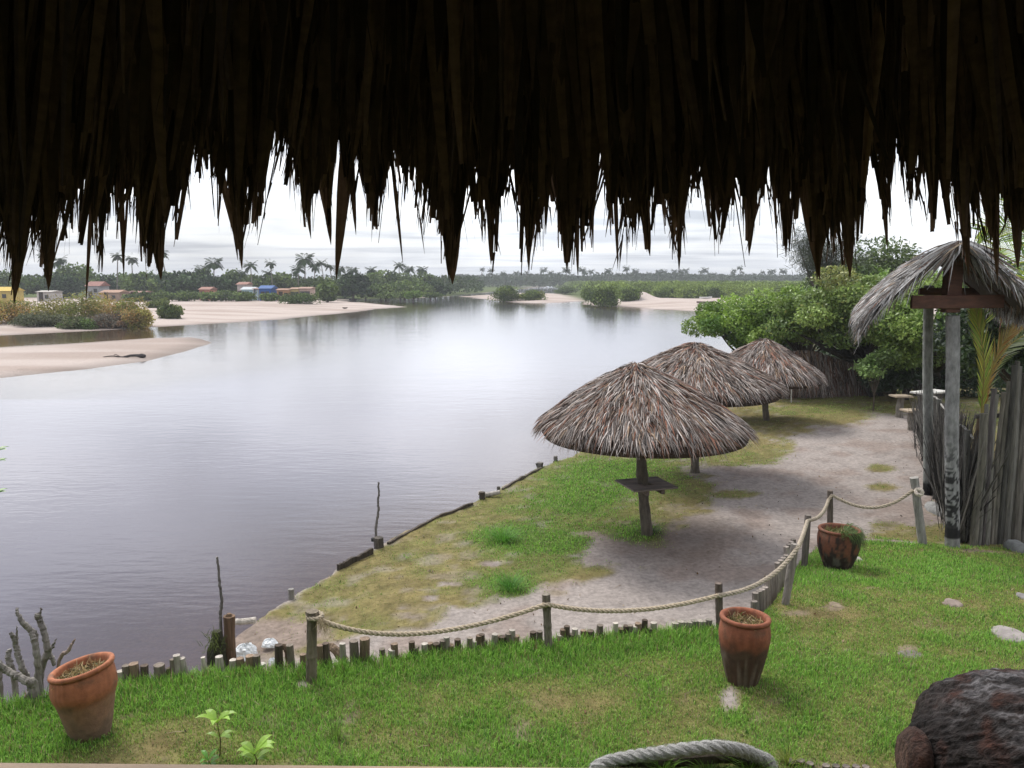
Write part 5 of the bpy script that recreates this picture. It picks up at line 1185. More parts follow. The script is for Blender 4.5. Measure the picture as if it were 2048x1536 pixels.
def big_leaves(mb, o, n, ln, w, g, col, droop=0.3, up=0.5, a0=0):
    a = a0 + np.arange(n) * 2.4 + g.normal(0, 0.2, n); L_ = ln * g.uniform(0.75, 1.1, n); dv = np.stack([np.cos(a), np.sin(a), a * 0], 1)
    A = np.tile(o, (n, 1)); C = A + dv * L_[:, None] + np.array((0, 0, 1)) * (L_ * (up - droop))[:, None]; Bm = A + dv * L_[:, None] * 0.5 + np.array((0, 0, 1)) * (L_ * up)[:, None]
    s = np.stack([-np.sin(a), np.cos(a), a * 0], 1); nr = np.tile((0, 0, -1.0), (n, 1))
    ribbons(mb, A, Bm, C, w * g.uniform(0.8, 1.1, n), s, np.array(col) * g.uniform(0.8, 1.2, (n, 1)), prof=(0.12, 0.6, 1, 0.95, 0.55, 0.04), fold=0.35, nrm=nr)
def seedling(px, py, hgt, n, ln, label, seed, col=(0.27, 0.45, 0.05)):
    b = P(px, py, 0.5); b[2] = groundz(b[0], b[1]); g = rng(seed); t = tag(empty('seedling', tuple(b)), label, 'seedling', 'broad leaved seedlings in the front lawn')
    mb = MB(); tube(mb, [b, b + (0.01, 0, hgt / 2), b + (-0.01, 0, hgt)], [0.006, 0.005, 0.003], 6, (0.18, 0.16, 0.06)); mb.build('stem', M['grass'], t)
    mb = MB(); big_leaves(mb, b + (-.01, 0, hgt), n, ln, ln * 0.42, g, col, up=0.75); big_leaves(mb, b + (0, 0, hgt * 0.55), 3, ln * .9, ln * 0.34, g, np.array(col) * 0.7, a0=1); mb.build('leaf', M['leaf'], t); return t
seedling(440, 1512, 0.27, 6, 0.15, 'tallest bright green seedling with broad leaves in the front lawn', 1)
seedling(512, 1532, 0.10, 6, 0.16, 'low broad leaved seedling at the foot of the picture right of the tallest one', 6)
seedling(420, 1536, 0.06, 4, 0.09, 'smallest seedling half hidden in grass left of the tallest one', 9, (0.1, 0.26, 0.03))
# shrub whose leaves poke in at the left border
b_ = np.array((-3.62, 4.6, 0.45)); t = tag(empty('leafy_shrub', tuple(b_)), 'green shrub leaves poking in at the left border of the picture', 'shrub')
mb = MB(); tube(mb, smooth_path([b_, b_ + (0.05, 0, 1.2), Q(-70, 1000, 4.6), Q(-22, 905, 4.6)], 20), np.linspace(0.025, 0.008, 20), 7, (0.1, 0.08, 0.05)); mb.build('stem', M['bark'], t)
mb = MB(); g = rng(4)
for (px, py) in ((-6, 903), (-8, 925), (-8, 988), (-26, 960), (-50, 1010), (-60, 900)): big_leaves(mb, Q(px, py, 4.6), 5, 0.07, 0.035, g, (0.10, 0.24, 0.03))
mb.build('leaf', M['leaf'], t)

# ------------------------------------------------------------------ trees and shrubs
def crown(mb, c, rad, n, size, cols, seed, lobes=12, fill=0.35, asp=0.5, up=0.35, zmin=None, lobe_r=0.42, spread=0.78):
    g = rng(seed); c = np.array(c, float); rad = np.array(rad, float)
    d = g.normal(size=(lobes, 3)); d[:, 2] = d[:, 2] * 0.8 + 0.15; d /= np.linalg.norm(d, axis=1)[:, None]
    lc = c + d * rad * g.uniform(0.35, spread, (lobes, 1)); lr = lobe_r * g.uniform(0.65, 1.25, lobes)
    tone = g.uniform(0.62, 1.35, lobes); ci = g.integers(0, len(cols), lobes)
    k = g.integers(0, lobes, n); dd = g.normal(size=(n, 3)); dd /= np.linalg.norm(dd, axis=1)[:, None]
    rr = np.where(g.random(n) < fill, g.random(n) ** 0.5, g.uniform(0.82, 1.12, n))
    p = lc[k] + dd * rad * (lr[k] * rr)[:, None]
    # small sub clumps
    p = p + g.normal(0, size * 0.3, p.shape)
    if zmin is not None: keep = p[:, 2] > zmin; p, k = p[keep], k[keep]
    m = len(p)
    C_ = np.array(cols)[np.where(g.random(m) < 0.75, ci[k], g.integers(0, len(cols), m))] * tone[k][:, None] * g.uniform(0.65, 1.4, (m, 1))
    leaves(mb, p, size * g.uniform(0.6, 1.25, m), C_, g, up=up, asp=asp)
    return lc
def limbs(mb, base, lc, r, col, seed, fork=0.35):
    g = rng(seed); base = np.array(base, float); mid = base + (lc.mean(0) - base) * fork
    tube(mb, smooth_path([base - (0, 0, 0.3), (base + mid) / 2 + g.normal(0, r * .6, 3), mid], 8), np.linspace(r, r * 0.7, 8), 8, col, 0.08, seed)
    for i, q in enumerate(lc):
        tube(mb, smooth_path([mid - (0, 0, 0.05), mid + (q - mid) * 0.5 + g.normal(0, r * 1.2, 3), q], 8), np.linspace(r * 0.5, r * 0.1, 8), 6, col, 0.08, seed + i)
G1 = [(0.14, 0.24, 0.035), (0.21, 0.32, 0.05), (0.085, 0.165, 0.03)]
G2 = [(0.18, 0.26, 0.065), (0.25, 0.34, 0.09), (0.10, 0.16, 0.04), (0.21, 0.29, 0.08), (0.32, 0.34, 0.10)]
GD = [(0.030, 0.055, 0.020), (0.045, 0.078, 0.026), (0.024, 0.045, 0.019)]
GM = [(0.085, 0.13, 0.03), (0.12, 0.17, 0.04), (0.06, 0.095, 0.025)]
GO = [(0.27, 0.24, 0.06), (0.36, 0.22, 0.07), (0.19, 0.22, 0.05), (0.38, 0.27, 0.10)]
def tree(name, label, cat, base, c, rad, n, size, cols, seed, lobes=12, tr=0.15, group=None, fill=0.3, asp=0.5, mat='leaf', zmin=None, lobe_r=0.42, bark=(0.08, 0.065, 0.05), fork=0.35, up=.35, spread=0.78):
    t = tag(empty(name, tuple(base)), label, cat, group)
    mb = MB(); lc = crown(mb, c, rad, n, size, cols, seed, lobes, fill, asp, up, zmin, lobe_r, spread); mb.build('crown', M[mat], t)
    mb = MB(); limbs(mb, base, lc, tr, bark, seed, fork); mb.build('trunk', M['bark'], t)
    return t
# the bright bush like tree nearest the water and its neighbours
tree('broadleaf_tree', 'bright green rounded broadleaf tree at the water side behind the parasols', 'tree', P(1500, 745, 0), Q(1478, 645, 31), (1.95, 2.2, 1.15), 26000, 0.135, G1, 1, 30, 0.12, lobe_r=0.30, spread=0.92, fill=0.2)
tree('broadleaf_tree', 'small bright leafy crown just above the farthest parasol', 'tree', P(1630, 770, 0), Q(1590, 640, 28.5), (1.75, 1.8, 1.25), 22000, 0.13, [(0.14, 0.24, 0.035), (0.20, 0.29, 0.06), (0.09, 0.16, 0.03)], 2, 32, 0.12, lobe_r=0.30, spread=0.95, fill=0.2)
tree('broadleaf_tree', 'large pale leaved spreading tree over the thatch screen', 'tree', P(1765, 785, 0), Q(1690, 628, 27), (2.3, 2.2, 1.35), 42000, 0.135, G2, 3, 44, 0.22, bark=(0.05, 0.045, 0.04), lobe_r=0.26, spread=1.0, fill=0.2)
tree('broadleaf_tree', 'olive green leafy tree seen behind the gateway poles', 'tree', P(1880, 790, 0), Q(1850, 640, 25), (2.0, 2.0, 1.5), 26000, 0.13, G2[:3] + G1[:1], 4, 30, 0.16, bark=(0.05, 0.045, 0.04), lobe_r=0.30, spread=0.95, fill=0.2)
tree('broadleaf_tree', 'dark green tree standing tallest behind the pale leaved spreading tree', 'tree', (23, 55, 0), Q(1780, 560, 52), (4.6, 3, 2.2), 16000, 0.29, GM, 5, 20, 0.2)
tree('broadleaf_tree', 'rounded mid green tree left behind the dark tallest one', 'tree', (21, 50, 0), Q(1690, 572, 47), (2.6, 3, 1.4), 13000, 0.27, GM + G1[:1], 6, 16, 0.2)
tree('feathery_tree', 'sparse feathery dark tree against the sky above the leafy trees', 'tree', (19.5, 46, 0), Q(1655, 508, 46), (2.6, 2, 2.1), 7000, 0.5, [(0.04, 0.055, 0.03), (0.06, 0.075, 0.04)], 7, 30, 0.16, asp=0.05, lobe_r=0.3, fill=0.7)
tree('broadleaf_tree', 'dark green tree behind the log palisade at the right edge', 'tree', (13.5, 19.5, 0), Q(2040, 650, 19), (2.2, 1.8, 1.7), 16000, 0.16, GD + GM[:1], 8, 18, 0.15, lobe_r=0.4)
tree('broadleaf_tree', 'shaded thicket like tree behind the twig hedge', 'tree', (15.5, 28, 0), Q(1905, 725, 28), (2.6, 1.4, 1.3), 13000, 0.16, GD, 9, 18, 0.14, lobe_r=0.45)
tree('broadleaf_tree', 'dark undergrowth crown between the thatch screen and the gateway', 'shrub', P(1790, 795, 0), Q(1790, 745, 26.5), (1.5, 0.9, 0.7), 5000, 0.13, GD, 10, 14, 0.10, lobe_r=0.45)
for i, (px, py, rx_, rz_) in enumerate(((1640, 735, 2.2, 1.0), (1720, 730, 2.0, 1.0), (1950, 740, 1.8, 1.2), (1560, 725, 1.6, 0.9))):
    tree('understorey_bush', 'dark understorey bush behind the thatch screen and the trunks', 'bush', (Q(px, 700, 31)[0], 31, 0), Q(px, py, 31), (rx_, 1.0, rz_), 5500, 0.17, GD, 60 + i, 14, 0.08, 'dark understorey bushes', lobe_r=0.48)
tree('leafy_sapling', 'light green leafy sapling in front of the dark tangled trunks', 'sapling', (Q(1752, 790, 24.5)[0], 24.6, 0), Q(1752, 732, 24.5), (0.75, 0.4, 0.45), 1800, 0.12, [(0.14, 0.23, 0.06), (0.20, 0.29, 0.10)], 91, 9, 0.03)
# dark tangled trunks under the spreading tree
g = rng(3)
for k in range(9):
    b_ = P(1745 + k * 13 + g.normal(0, 3), 795 + g.normal(0, 4), 0); mb = MB()
    y = b_[1] - 0.3; pts = [b_ - (0, 0, .2), Q(1740 + k * 13 + g.normal(0, 14), 770, y), Q(1735 + k * 14 + g.normal(0, 26), 742, y - .3), Q(1730 + k * 15 + g.normal(0, 40), 715, y - .4), Q(1720 + k * 16 + g.normal(0, 50), 690, y)]
    tube(mb, smooth_path(pts, 24), np.linspace(0.10, 0.04, 24), 9, (0.05, 0.045, 0.042), 0.1, k)
    tag(mb.build('tree_trunk', M['bark'], loc=tuple(b_)), 'dark crooked trunk in the tangle under the pale leaved spreading tree', 'trunk', 'tangled dark trunks beside the thatch screen')

# ------------------------------------------------------------------ palms
def frond(mb, o, az, L_, rise, droop, nl, lw, ll, col, g, rib=None, up=0.0):
    """a midrib with leaflets hanging on both sides"""
    d = np.array((math.cos(az), math.sin(az), 0)); t = np.linspace(0, 1, 12)[:, None]
    p = np.array(o) + d * L_ * t * (1 - 0.25 * t * abs(droop)) + np.array((0, 0, 1)) * (rise * t - droop * t * t) * L_
    if rib is not None: tube(rib, p, np.linspace(0.014, 0.003, 12) * max(1, L_ / 1.5), 5, np.array(col) * 1.2 + 0.03, caps=False)
    s = np.linspace(0.12, 0.99, nl); q = np.stack([np.interp(s, t[:, 0], p[:, i]) for i in range(3)], 1)
    T = np.gradient(p, axis=0); T /= np.linalg.norm(T, axis=1)[:, None]; Tq = np.stack([np.interp(s, t[:, 0], T[:, i]) for i in range(3)], 1)
    for sg in (-1, 1):
        sd = np.cross(Tq, (0, 0, 1)) * sg; sd /= np.linalg.norm(sd, axis=1)[:, None] + 1e-9
        l = ll * np.sin(np.clip(s, 0.05, 1) * math.pi * 0.86 + 0.25) * g.uniform(0.85, 1.1, nl)
        dirl = sd * 0.75 + Tq * 0.65 + np.array((0, 0, up)) + g.normal(0, 0.06, (nl, 3))
        dirl /= np.linalg.norm(dirl, axis=1)[:, None]
        C = q + dirl * l[:, None] - np.array((0, 0, 1)) * (l * 0.35 * (1 - up))[:, None]; Bm = q + dirl * l[:, None] * 0.55
        ribbons(mb, q, Bm, C, np.full(nl, lw), Tq * 0.8 + np.array((0, 0, -0.6)), np.array(col) * g.uniform(0.7, 1.3, (nl, 1)), prof=(0.6, 1, 0.7, 0.08))
def palm_proto(seed, hgt, nf, L_, col, lean=0.6, lab='palm'):
    g = rng(seed); t = empty('coconut_palm', (0, 0, 0)); k = 20; s = np.linspace(0, 1, k)
    p = np.stack([lean * s ** 2, 0.2 * lean * np.sin(s * 3), hgt * s], 1)
    mb = MB(); tube(mb, p, np.interp(s, (0, 0.1, 1), (0.22, 0.15, 0.10)), 7, (0.20, 0.18, 0.16), 0.05, seed); mb.build('trunk', M['bark_far'], t)
    mb = MB()
    for i in range(nf):
        frond(mb, p[-1], i * 2.399 + g.normal(0, 0.15), L_ * g.uniform(0.85, 1.1), g.uniform(-0.25, 1.25), g.uniform(0.35, 0.75), 22, 0.13, L_ * 0.30, np.array(col) * g.uniform(0.7, 1.25), g)
    leaves(mb, p[-1] + g.normal(0, 0.18, (40, 3)), 0.35, np.tile(np.array(col) * 0.5, (40, 1)), g); mb.build('crown', M['leaf_far'], t)
    return t
PC = (0.05, 0.078, 0.035)
protos = [palm_proto(1, 8.0, 30, 2.1, PC), palm_proto(2, 9.5, 26, 2.0, (0.06, 0.085, 0.04), -0.8), palm_proto(3, 7.0, 36, 2.2, PC, 0.3), palm_proto(4, 9.0, 22, 1.8, (0.075, 0.095, 0.05), 1.1)]
ph = [8.0, 9.5, 7.0, 9.0]; used = [False] * 4
def palm(px, top, d, k, label, group):
    zt = Q(px, top + 8, d)[2]; zb = 0.0; x = Q(px, 565, d)[0]; s = (zt - zb) / ph[k]; s = max(0.3, s)
    if not used[k]: o = protos[k]; used[k] = True; o.location = (x, d, zb); o.rotation_euler = (0, 0, px); o.scale = (s, s, s)
    else: o = copy_tree(protos[k], (x, d, zb), px * 1.0, s)
    tag(o, label, 'palm tree', group); return o
GR = 'coconut palms along the far bank'
for px, top, d, k, lb in ((104, 504, 190, 3, 'slender coconut palm far left, its small crown high over the brown bushes'), (124, 514, 195, 0, 'coconut palm just right of the slender one far left'), (232, 504, 190, 3, 'thin tall coconut palm between the hanging leaves at the left'), (263, 510, 192, 3, 'thin coconut palm right beside another tall one at the left'), (336, 498, 185, 3, 'tall coconut palm right of the open gap of sky at the left'),
        (427, 520, 172, 2, 'broad crowned coconut palm with a pale trunk among dark trees'), (402, 532, 185, 2, 'coconut palm leaning against the left side of the broad crowned one'), (505, 524, 175, 0, 'lone coconut palm left of the blue houses with a clear thin trunk'), (546, 521, 180, 1, 'coconut palm standing above the blue house'), (485, 540, 200, 2, 'low coconut palm left of the lone one'), (538, 540, 190, 2, 'low coconut palm tucked beneath the one above the blue house'),
        (609, 512, 185, 2, 'tallest coconut palm of the grove above the yellow wall'), (596, 532, 178, 2, 'low coconut palm in the left of the grove above the yellow wall'), (630, 524, 190, 0, 'coconut palm second in the grove above the yellow wall'), (648, 520, 195, 1, 'coconut palm with a bare trunk in the middle of the grove'), (664, 524, 185, 3, 'coconut palm with a bare trunk at the right of the grove'), (680, 533, 200, 2, 'coconut palm at the right end of the grove'),
        (705, 535, 180, 2, 'yellowish coconut palm before the dark rounded tree'), (745, 534, 225, 2, 'coconut palm left in the clump left of the thick hanging leaf bunch'), (762, 540, 215, 0, 'second coconut palm in the clump left of the thick hanging leaf bunch'), (797, 524, 225, 0, 'highest coconut palm of the clump left of the thick hanging leaf bunch'), (818, 532, 230, 2, 'coconut palm right of the highest one in that clump'), (842, 533, 235, 2, 'coconut palm at the right end of the clump by the thick hanging leaf bunch'), (780, 540, 210, 2, 'low coconut palm in front of the highest one in that clump')):
    palm(px, top, d, k, lb, GR)
g = rng(91)
for k in range(46):
    px = 960 + k * 13.6 + g.normal(0, 7); d = g.uniform(420, 520); top = 535 + g.normal(0, 4) + 2 * (px > 1400)
    palm(px, top, d, int(g.integers(0, 4)), 'small hazy coconut palm on the far skyline right of the thick hanging leaf bunch', 'hazy coconut palms on the far skyline')
for k, px in enumerate((20, 60, 180, 300, 375, 455, 575, 720, 870, 890, 930)):
    palm(px, 545 + (k * 5) % 9, 240, (k * 3) % 4, 'low coconut palm showing its crown among the far bank trees', 'low palms among the far bank trees')

# ------------------------------------------------------------------ far bank trees, one by one
def ftree(px, top, w, d, cols, seed, label, zb=0.0, group='trees on the far bank', n=2000, size=0.55, name='broadleaf_tree', cat='tree'):
    zt = Q(px, top, d)[2]; rx = w / F * d / 2; c = (Q(px, 565, d)[0], d, (zt + zb) / 2 + 0.02 * (zt - zb))
    rz = (zt - zb) * 0.47
    return tree(name, label, cat, (c[0], d, zb - 0.1), c, (rx, min(rx, 5), rz), n, size, cols, seed, 14, 0.22, group, fill=0.25, mat='leaf_far', zmin=zb + 0.15, lobe_r=0.46, asp=0.75)
FT = [(10, 538, 90, 205, GM), (75, 548, 110, 185, GM), (150, 528, 110, 185, GM), (125, 548, 80, 175, GD), (205, 552, 60, 200, GD), (250, 546, 70, 210, GM), (285, 545, 70, 190, GM), (335, 545, 70, 185, GM), (365, 534, 120, 170, GD), (398, 545, 70, 178, GM), (428, 548, 90, 168, GD), (465, 538, 60, 200, GM), (452, 552, 60, 180, GD), (520, 546, 70, 188, GM), (560, 545, 75, 185, GM), (590, 552, 70, 195, GD), (640, 556, 80, 180, GM), (655, 566, 46, 150, GM), (705, 546, 70, 176, GD), (690, 560, 60, 190, GM), (740, 548, 60, 205, GM), (775, 545, 70, 210, GM), (810, 546, 80, 215, GM), (800, 562, 90, 195, GM), (850, 545, 80, 225, GM), (870, 560, 70, 205, GD), (900, 552, 60, 250, GM), (760, 566, 60, 190, GM), (730, 570, 60, 185, GM), (835, 566, 60, 200, GM)]
for i, (px, top, w, d, cols) in enumerate(FT):
    ftree(px, top, w, d, cols, 200 + i, 'leafy tree in the green belt along the far bank' if cols is GM else 'dark dense rounded tree in the belt along the far bank', group='leafy trees along the far bank' if cols is GM else 'dark trees along the far bank', size=0.8)
for i, (px, top, w, d) in enumerate(((430, 580, 90, 150), (375, 582, 80, 152), (480, 583, 70, 150), (320, 583, 60, 150), (280, 586, 70, 148), (540, 588, 40, 150), (810, 584, 60, 180), (860, 586, 50, 185), (770, 586, 50, 175))):
    ftree(px, top, w, d, GM, 300 + i, 'low green scrub in front of the far bank trees', n=1400, size=0.5, name='scrub_bush', cat='bush', group='low scrub before the far trees', zb=0.0)
ftree(825, 583, 36, 172, [(0.13, 0.21, 0.04)], 320, 'bright light green bush at the far water edge', n=1400, size=0.5, name='bush', cat='bush', group=None)
# distant woods: one mass
mb = MB(); g = rng(55)
n = 60000; x = g.uniform(-60, 330, n); y = g.uniform(430, 560, n); hh = 3.5 + 7.5 * fbm(x * 0.035, y * 0.02 + 3) ; z = hh * g.random(n) ** 0.6
k = (x / y > (900 - 1024) / F) & (x / y < (1700 - 1024) / F)
x, y, z = x[k], y[k], z[k]; cc = np.array((0.045, 0.065, 0.035)) * g.uniform(0.6, 1.5, (len(x), 1))
leaves(mb, np.stack([x, y, z], 1), 1.5 * g.uniform(0.6, 1.3, len(x)), cc, g)
tag(mb.build('far_woods', M['leaf_far']), 'hazy grey green woods along the whole far skyline', 'woods', kind='stuff')
mb = MB(); n = 36000; x = g.uniform(-330, -10, n); y = g.uniform(225, 300, n); hh = 1.5 + 5.5 * fbm(x * 0.05, y * 0.03 + 3); z = hh * g.random(n) ** 0.6
leaves(mb, np.stack([x, y, z], 1), 1.1 * g.uniform(0.6, 1.3, n), np.array((0.045, 0.07, 0.03)) * g.uniform(0.6, 1.5, (n, 1)), g)
tag(mb.build('far_woods', M['leaf_far']), 'green woods filling in behind the village on the far left bank', 'woods', kind='stuff')
# mangroves: the thicket and, in front of it, single bushes
mb = MB(); g = rng(56); nb = 1500
by = g.uniform(115, 430, nb * 5); bx = by * g.uniform(0.04, 0.42, nb * 5)
s_ = sdist(bx, by, F3); k = (s_ > 5) & (sdist(bx, by, mg) > 0.5) & (bx / by < 0.75); bx, by = bx[k], by[k]
w_ = np.minimum(1, 140 / by); k = g.random(len(bx)) < w_ ; bx, by = bx[k][:2600], by[k][:2600]
for cx, cy in zip(bx, by):
    h = g.uniform(1.8, 3.3); r = g.uniform(1.8, 3.6); m = int(260 if cy < 200 else 110)
    dd = g.normal(size=(m, 3)); dd /= np.linalg.norm(dd, axis=1)[:, None]; dd[:, 2] = np.abs(dd[:, 2])
    p = np.array((cx, cy, 0.4)) + dd * np.array((r, r, h)) * g.uniform(0.8, 1.08, (m, 1))
    col = (np.array((0.20, 0.27, 0.06)) if g.random() < 0.6 else np.array((0.12, 0.17, 0.045))) * g.uniform(0.7, 1.2)
    leaves(mb, p, (0.42 if cy < 200 else 0.85) * g.uniform(0.7, 1.3, m), col * g.uniform(0.6, 1.4, (m, 1)), g)
tag(mb.build('mangrove_thicket', M['leaf_far']), 'broad low green mangrove thicket stretching behind the sandy shore', 'mangroves', kind='stuff')
def bush(px, base, top, w, cols, seed, label, cat='bush', name='mangrove_bush', n=4200, size=0.36, group='mangrove bushes on the sandy shore', z=None, mat='leaf_far'):
    zb = (WATER + 0.15) if z is None else z; b = P(px, base, zb); d = b[1] + w / F * b[1] * 0.25
    b = np.array((Q(px, base, d)[0], d, max(groundz(b[0], d), WATER))); zt = Q(px, top, d)[2]; rx = w / F * d / 2; rz = (zt - b[2]) * 0.68
    return tree(name, label, cat, tuple(b), (b[0], d, b[2] + rz * 0.48), (rx, rx * 0.8, rz), n, size, cols, seed, 26, 0.08, group, fill=0.2, mat=mat, zmin=b[2] - 0.05, lobe_r=0.36, fork=0.25, asp=0.7)
for i, (px, base, top, w, lb) in enumerate(((1205, 611, 568, 66, 'large mangrove bush hanging over the water at the left tip of the right shore'), (1262, 606, 570, 52, 'mangrove bush left of the pale dune'), (1180, 600, 574, 40, 'mangrove bush at the far left behind the one overhanging the water'),
        (1330, 600, 572, 50, 'mangrove bush between the two pale dunes'), (1385, 601, 568, 74, 'wide mangrove bush behind the beached boats'), (1432, 600, 574, 34, 'narrow mangrove bush right behind the beached boats'), (1480, 596, 566, 70, 'mangrove bush at the right end of the sandy shore'), (1530, 598, 572, 60, 'mangrove bush partly hidden by the bright green tree'),
        (1255, 601, 582, 30, 'small bush on the shoulder of the pale dune'), (1130, 586, 570, 50, 'far mangrove bush beyond the sand island'))):
    bush(px, base, top, w, GM + [(0.11, 0.16, 0.035)], 400 + i, lb)
bush(1012, 602, 571, 70, GM + [(0.12, 0.16, 0.035)], 420, 'bushy green clump at the left of the low sand island', group='bushes on the sand island')
bush(1066, 602, 579, 62, GO[2:3] + GM, 421, 'low yellowish green clump in the middle of the low sand island', group='bushes on the sand island')
BB = [(600, 613, 584, 82, [(0.09, 0.14, 0.03), (0.055, 0.09, 0.025)], 'dense green dome shaped bush on the big sandbank'), (575, 608, 588, 34, [(0.09, 0.14, 0.03)], 'small bush joined to the left of the green dome shaped bush'),
      (340, 640, 606, 54, [(0.10, 0.13, 0.03), (0.06, 0.09, 0.025)], 'green bush sloping down to the water right of the brown bushes'), (318, 622, 598, 50, [(0.10, 0.13, 0.03)], 'low green bush behind the sloping one')]
for i, (px, base, top, w, cols, lb) in enumerate(BB): bush(px, base, top, w, cols, 430 + i, lb, group='green bushes on the big sandbank', name='shore_bush', n=4200, size=0.26)
OR = [(255, 652, 592, 100, GO, 'orange brown bush nearest the right end of the brown thicket'), (190, 650, 578, 110, GO[:1] + GO[2:], 'tallest olive yellow bush in the middle of the brown thicket'), (120, 652, 586, 110, GO[2:3] + GO[:1], 'olive bush left of the tallest one in the brown thicket'),
      (45, 652, 596, 110, GO[1:], 'rusty brown bush at the left of the brown thicket'), (-30, 655, 590, 120, GO, 'brown bush cut by the left border'), (225, 655, 625, 90, [(0.13, 0.12, 0.09), (0.2, 0.13, 0.08)], 'low grey brown twiggy bush at the front of the brown thicket'), (80, 656, 625, 130, [(0.09, 0.11, 0.055), (0.12, 0.13, 0.07)], 'low grey green bush at the water front of the brown thicket'), (160, 657, 630, 80, [(0.08, 0.13, 0.03), (0.1, 0.11, 0.05)], 'low green bush in front of the tallest olive yellow one'), (278, 655, 612, 64, GO, 'small rusty bush at the very right end of the brown thicket')]
for i, (px, base, top, w, cols, lb) in enumerate(OR): bush(px, base, top, w, cols, 450 + i, lb, group='brown and olive bushes by the left channel', name='shore_bush', n=6500, size=0.17)

# ------------------------------------------------------------------ young coconut palm and fronds at the right
yp = P(1958, 1000, 0.1); yp = np.array((Q(1962, 830, 13.2)[0], 13.2, 0.1))
t = tag(empty('young_palm', tuple(yp)), 'young coconut palm with yellow green fronds rising behind the palisade', 'palm tree')
mb = MB(); o = Q(1962, 835, 13.2); tube(mb, [yp - (0, 0, .2), (yp + o) / 2, o], [0.12, 0.10, 0.06], 10, (0.15, 0.11, 0.07), 0.08); mb.build('trunk', M['bark'], t)
rib = MB()
def frond_px(mb, pts, y, ll, lw, nl, cols, g, dy=0.0, ang=0.55, rw=0.016):
    q = smooth_path([Q(a, b, y + dy * i) for i, (a, b) in enumerate(pts)], 24); tube(rib, q, np.linspace(rw, 0.003, 24), 6, (0.36, 0.30, 0.07), caps=False)
    T = np.gradient(q, axis=0); T /= np.linalg.norm(T, axis=1)[:, None]; s = np.linspace(0.08, 0.99, nl) * 23
    p = np.stack([np.interp(s, np.arange(24), q[:, i]) for i in range(3)], 1); Tq = np.stack([np.interp(s, np.arange(24), T[:, i]) for i in range(3)], 1)
    for sg in (-1, 1):
        sd = np.cross(Tq, (0, -1, 0.15)) * sg; sd /= np.linalg.norm(sd, axis=1)[:, None]
        l = ll * np.sin(np.linspace(0.45, 2.7, nl)) * g.uniform(0.85, 1.1, nl); dl = sd * math.sin(ang) + Tq * math.cos(ang) + g.normal(0, 0.03, (nl, 3))
        C = p + dl * l[:, None] - np.array((0, 0, 1)) * (0.10 * l)[:, None]; Bm = p + dl * l[:, None] * 0.5
        cc = np.array(cols)[g.integers(0, len(cols), nl)] * g.uniform(0.75, 1.25, (nl, 1))
        ribbons(mb, p, Bm, C, np.full(nl, lw), Tq + g.normal(0, 0.15, (nl, 3)), cc, prof=(0.7, 1, 0.8, 0.06))
YC = [(0.42, 0.47, 0.07), (0.28, 0.42, 0.06), (0.50, 0.44, 0.09)]; OC = [(0.42, 0.22, 0.06), (0.45, 0.30, 0.08), (0.30, 0.26, 0.06)]
g = rng(17)
mb = MB(); frond_px(mb, [(1962, 835), (1966, 780), (1968, 720), (1958, 660), (1950, 615)], 13.15, 0.5, 0.042, 60, YC, g, ang=0.35); mb.build('frond', M['leaf'], t)
mb = MB(); frond_px(mb, [(1963, 835), (1972, 780), (1990, 720), (2010, 680), (2034, 655)], 13.2, 0.42, 0.036, 54, OC, g, ang=0.35); mb.build('frond', M['leaf'], t)
mb = MB(); frond_px(mb, [(1964, 835), (1985, 740), (2020, 690), (2060, 668), (2110, 672)], 13.35, 0.45, 0.026, 40, [(0.34, 0.38, 0.22), (0.22, 0.28, 0.10)], g, ang=0.6); mb.build('frond', M['leaf'], t)
rib.build('midrib', M['leaf'], t)
tp_ = np.array((Q(2120, 700, 14.5)[0], 14.5, 0.1)); rib = MB()
t = tag(empty('coconut_palm', tuple(tp_)), 'coconut palm beyond the right edge, its yellow green fronds above the gateway roof', 'palm tree')
o = Q(2120, 560, 14.5); mb = MB(); tube(mb, [tp_ - (0, 0, .2), (tp_ + o) / 2 + (0.05, 0, 0), o], [0.15, 0.12, 0.10], 10, (0.18, 0.16, 0.14), 0.06); mb.build('trunk', M['bark'], t)
for pts in ([(2120, 560), (2085, 500), (2040, 465), (1995, 452), (1960, 462)], [(2120, 560), (2070, 530), (2020, 500), (1985, 500), (1955, 520)], [(2120, 560), (2090, 520), (2060, 470), (2040, 420), (2025, 390)], [(2120, 560), (2080, 555), (2045, 560), (2010, 590), (1995, 630)], [(2120, 560), (2140, 470), (2180, 420), (2240, 410)], [(2120, 560), (2170, 540), (2230, 560), (2270, 620)]):
    mb = MB(); frond_px(mb, pts, 14.4, 0.55, 0.03, 44, YC[:2] + [(0.12, 0.22, 0.04)], g, ang=0.7, dy=0.05); mb.build('frond', M['leaf'], t)
rib.build('midrib', M['leaf'], t)

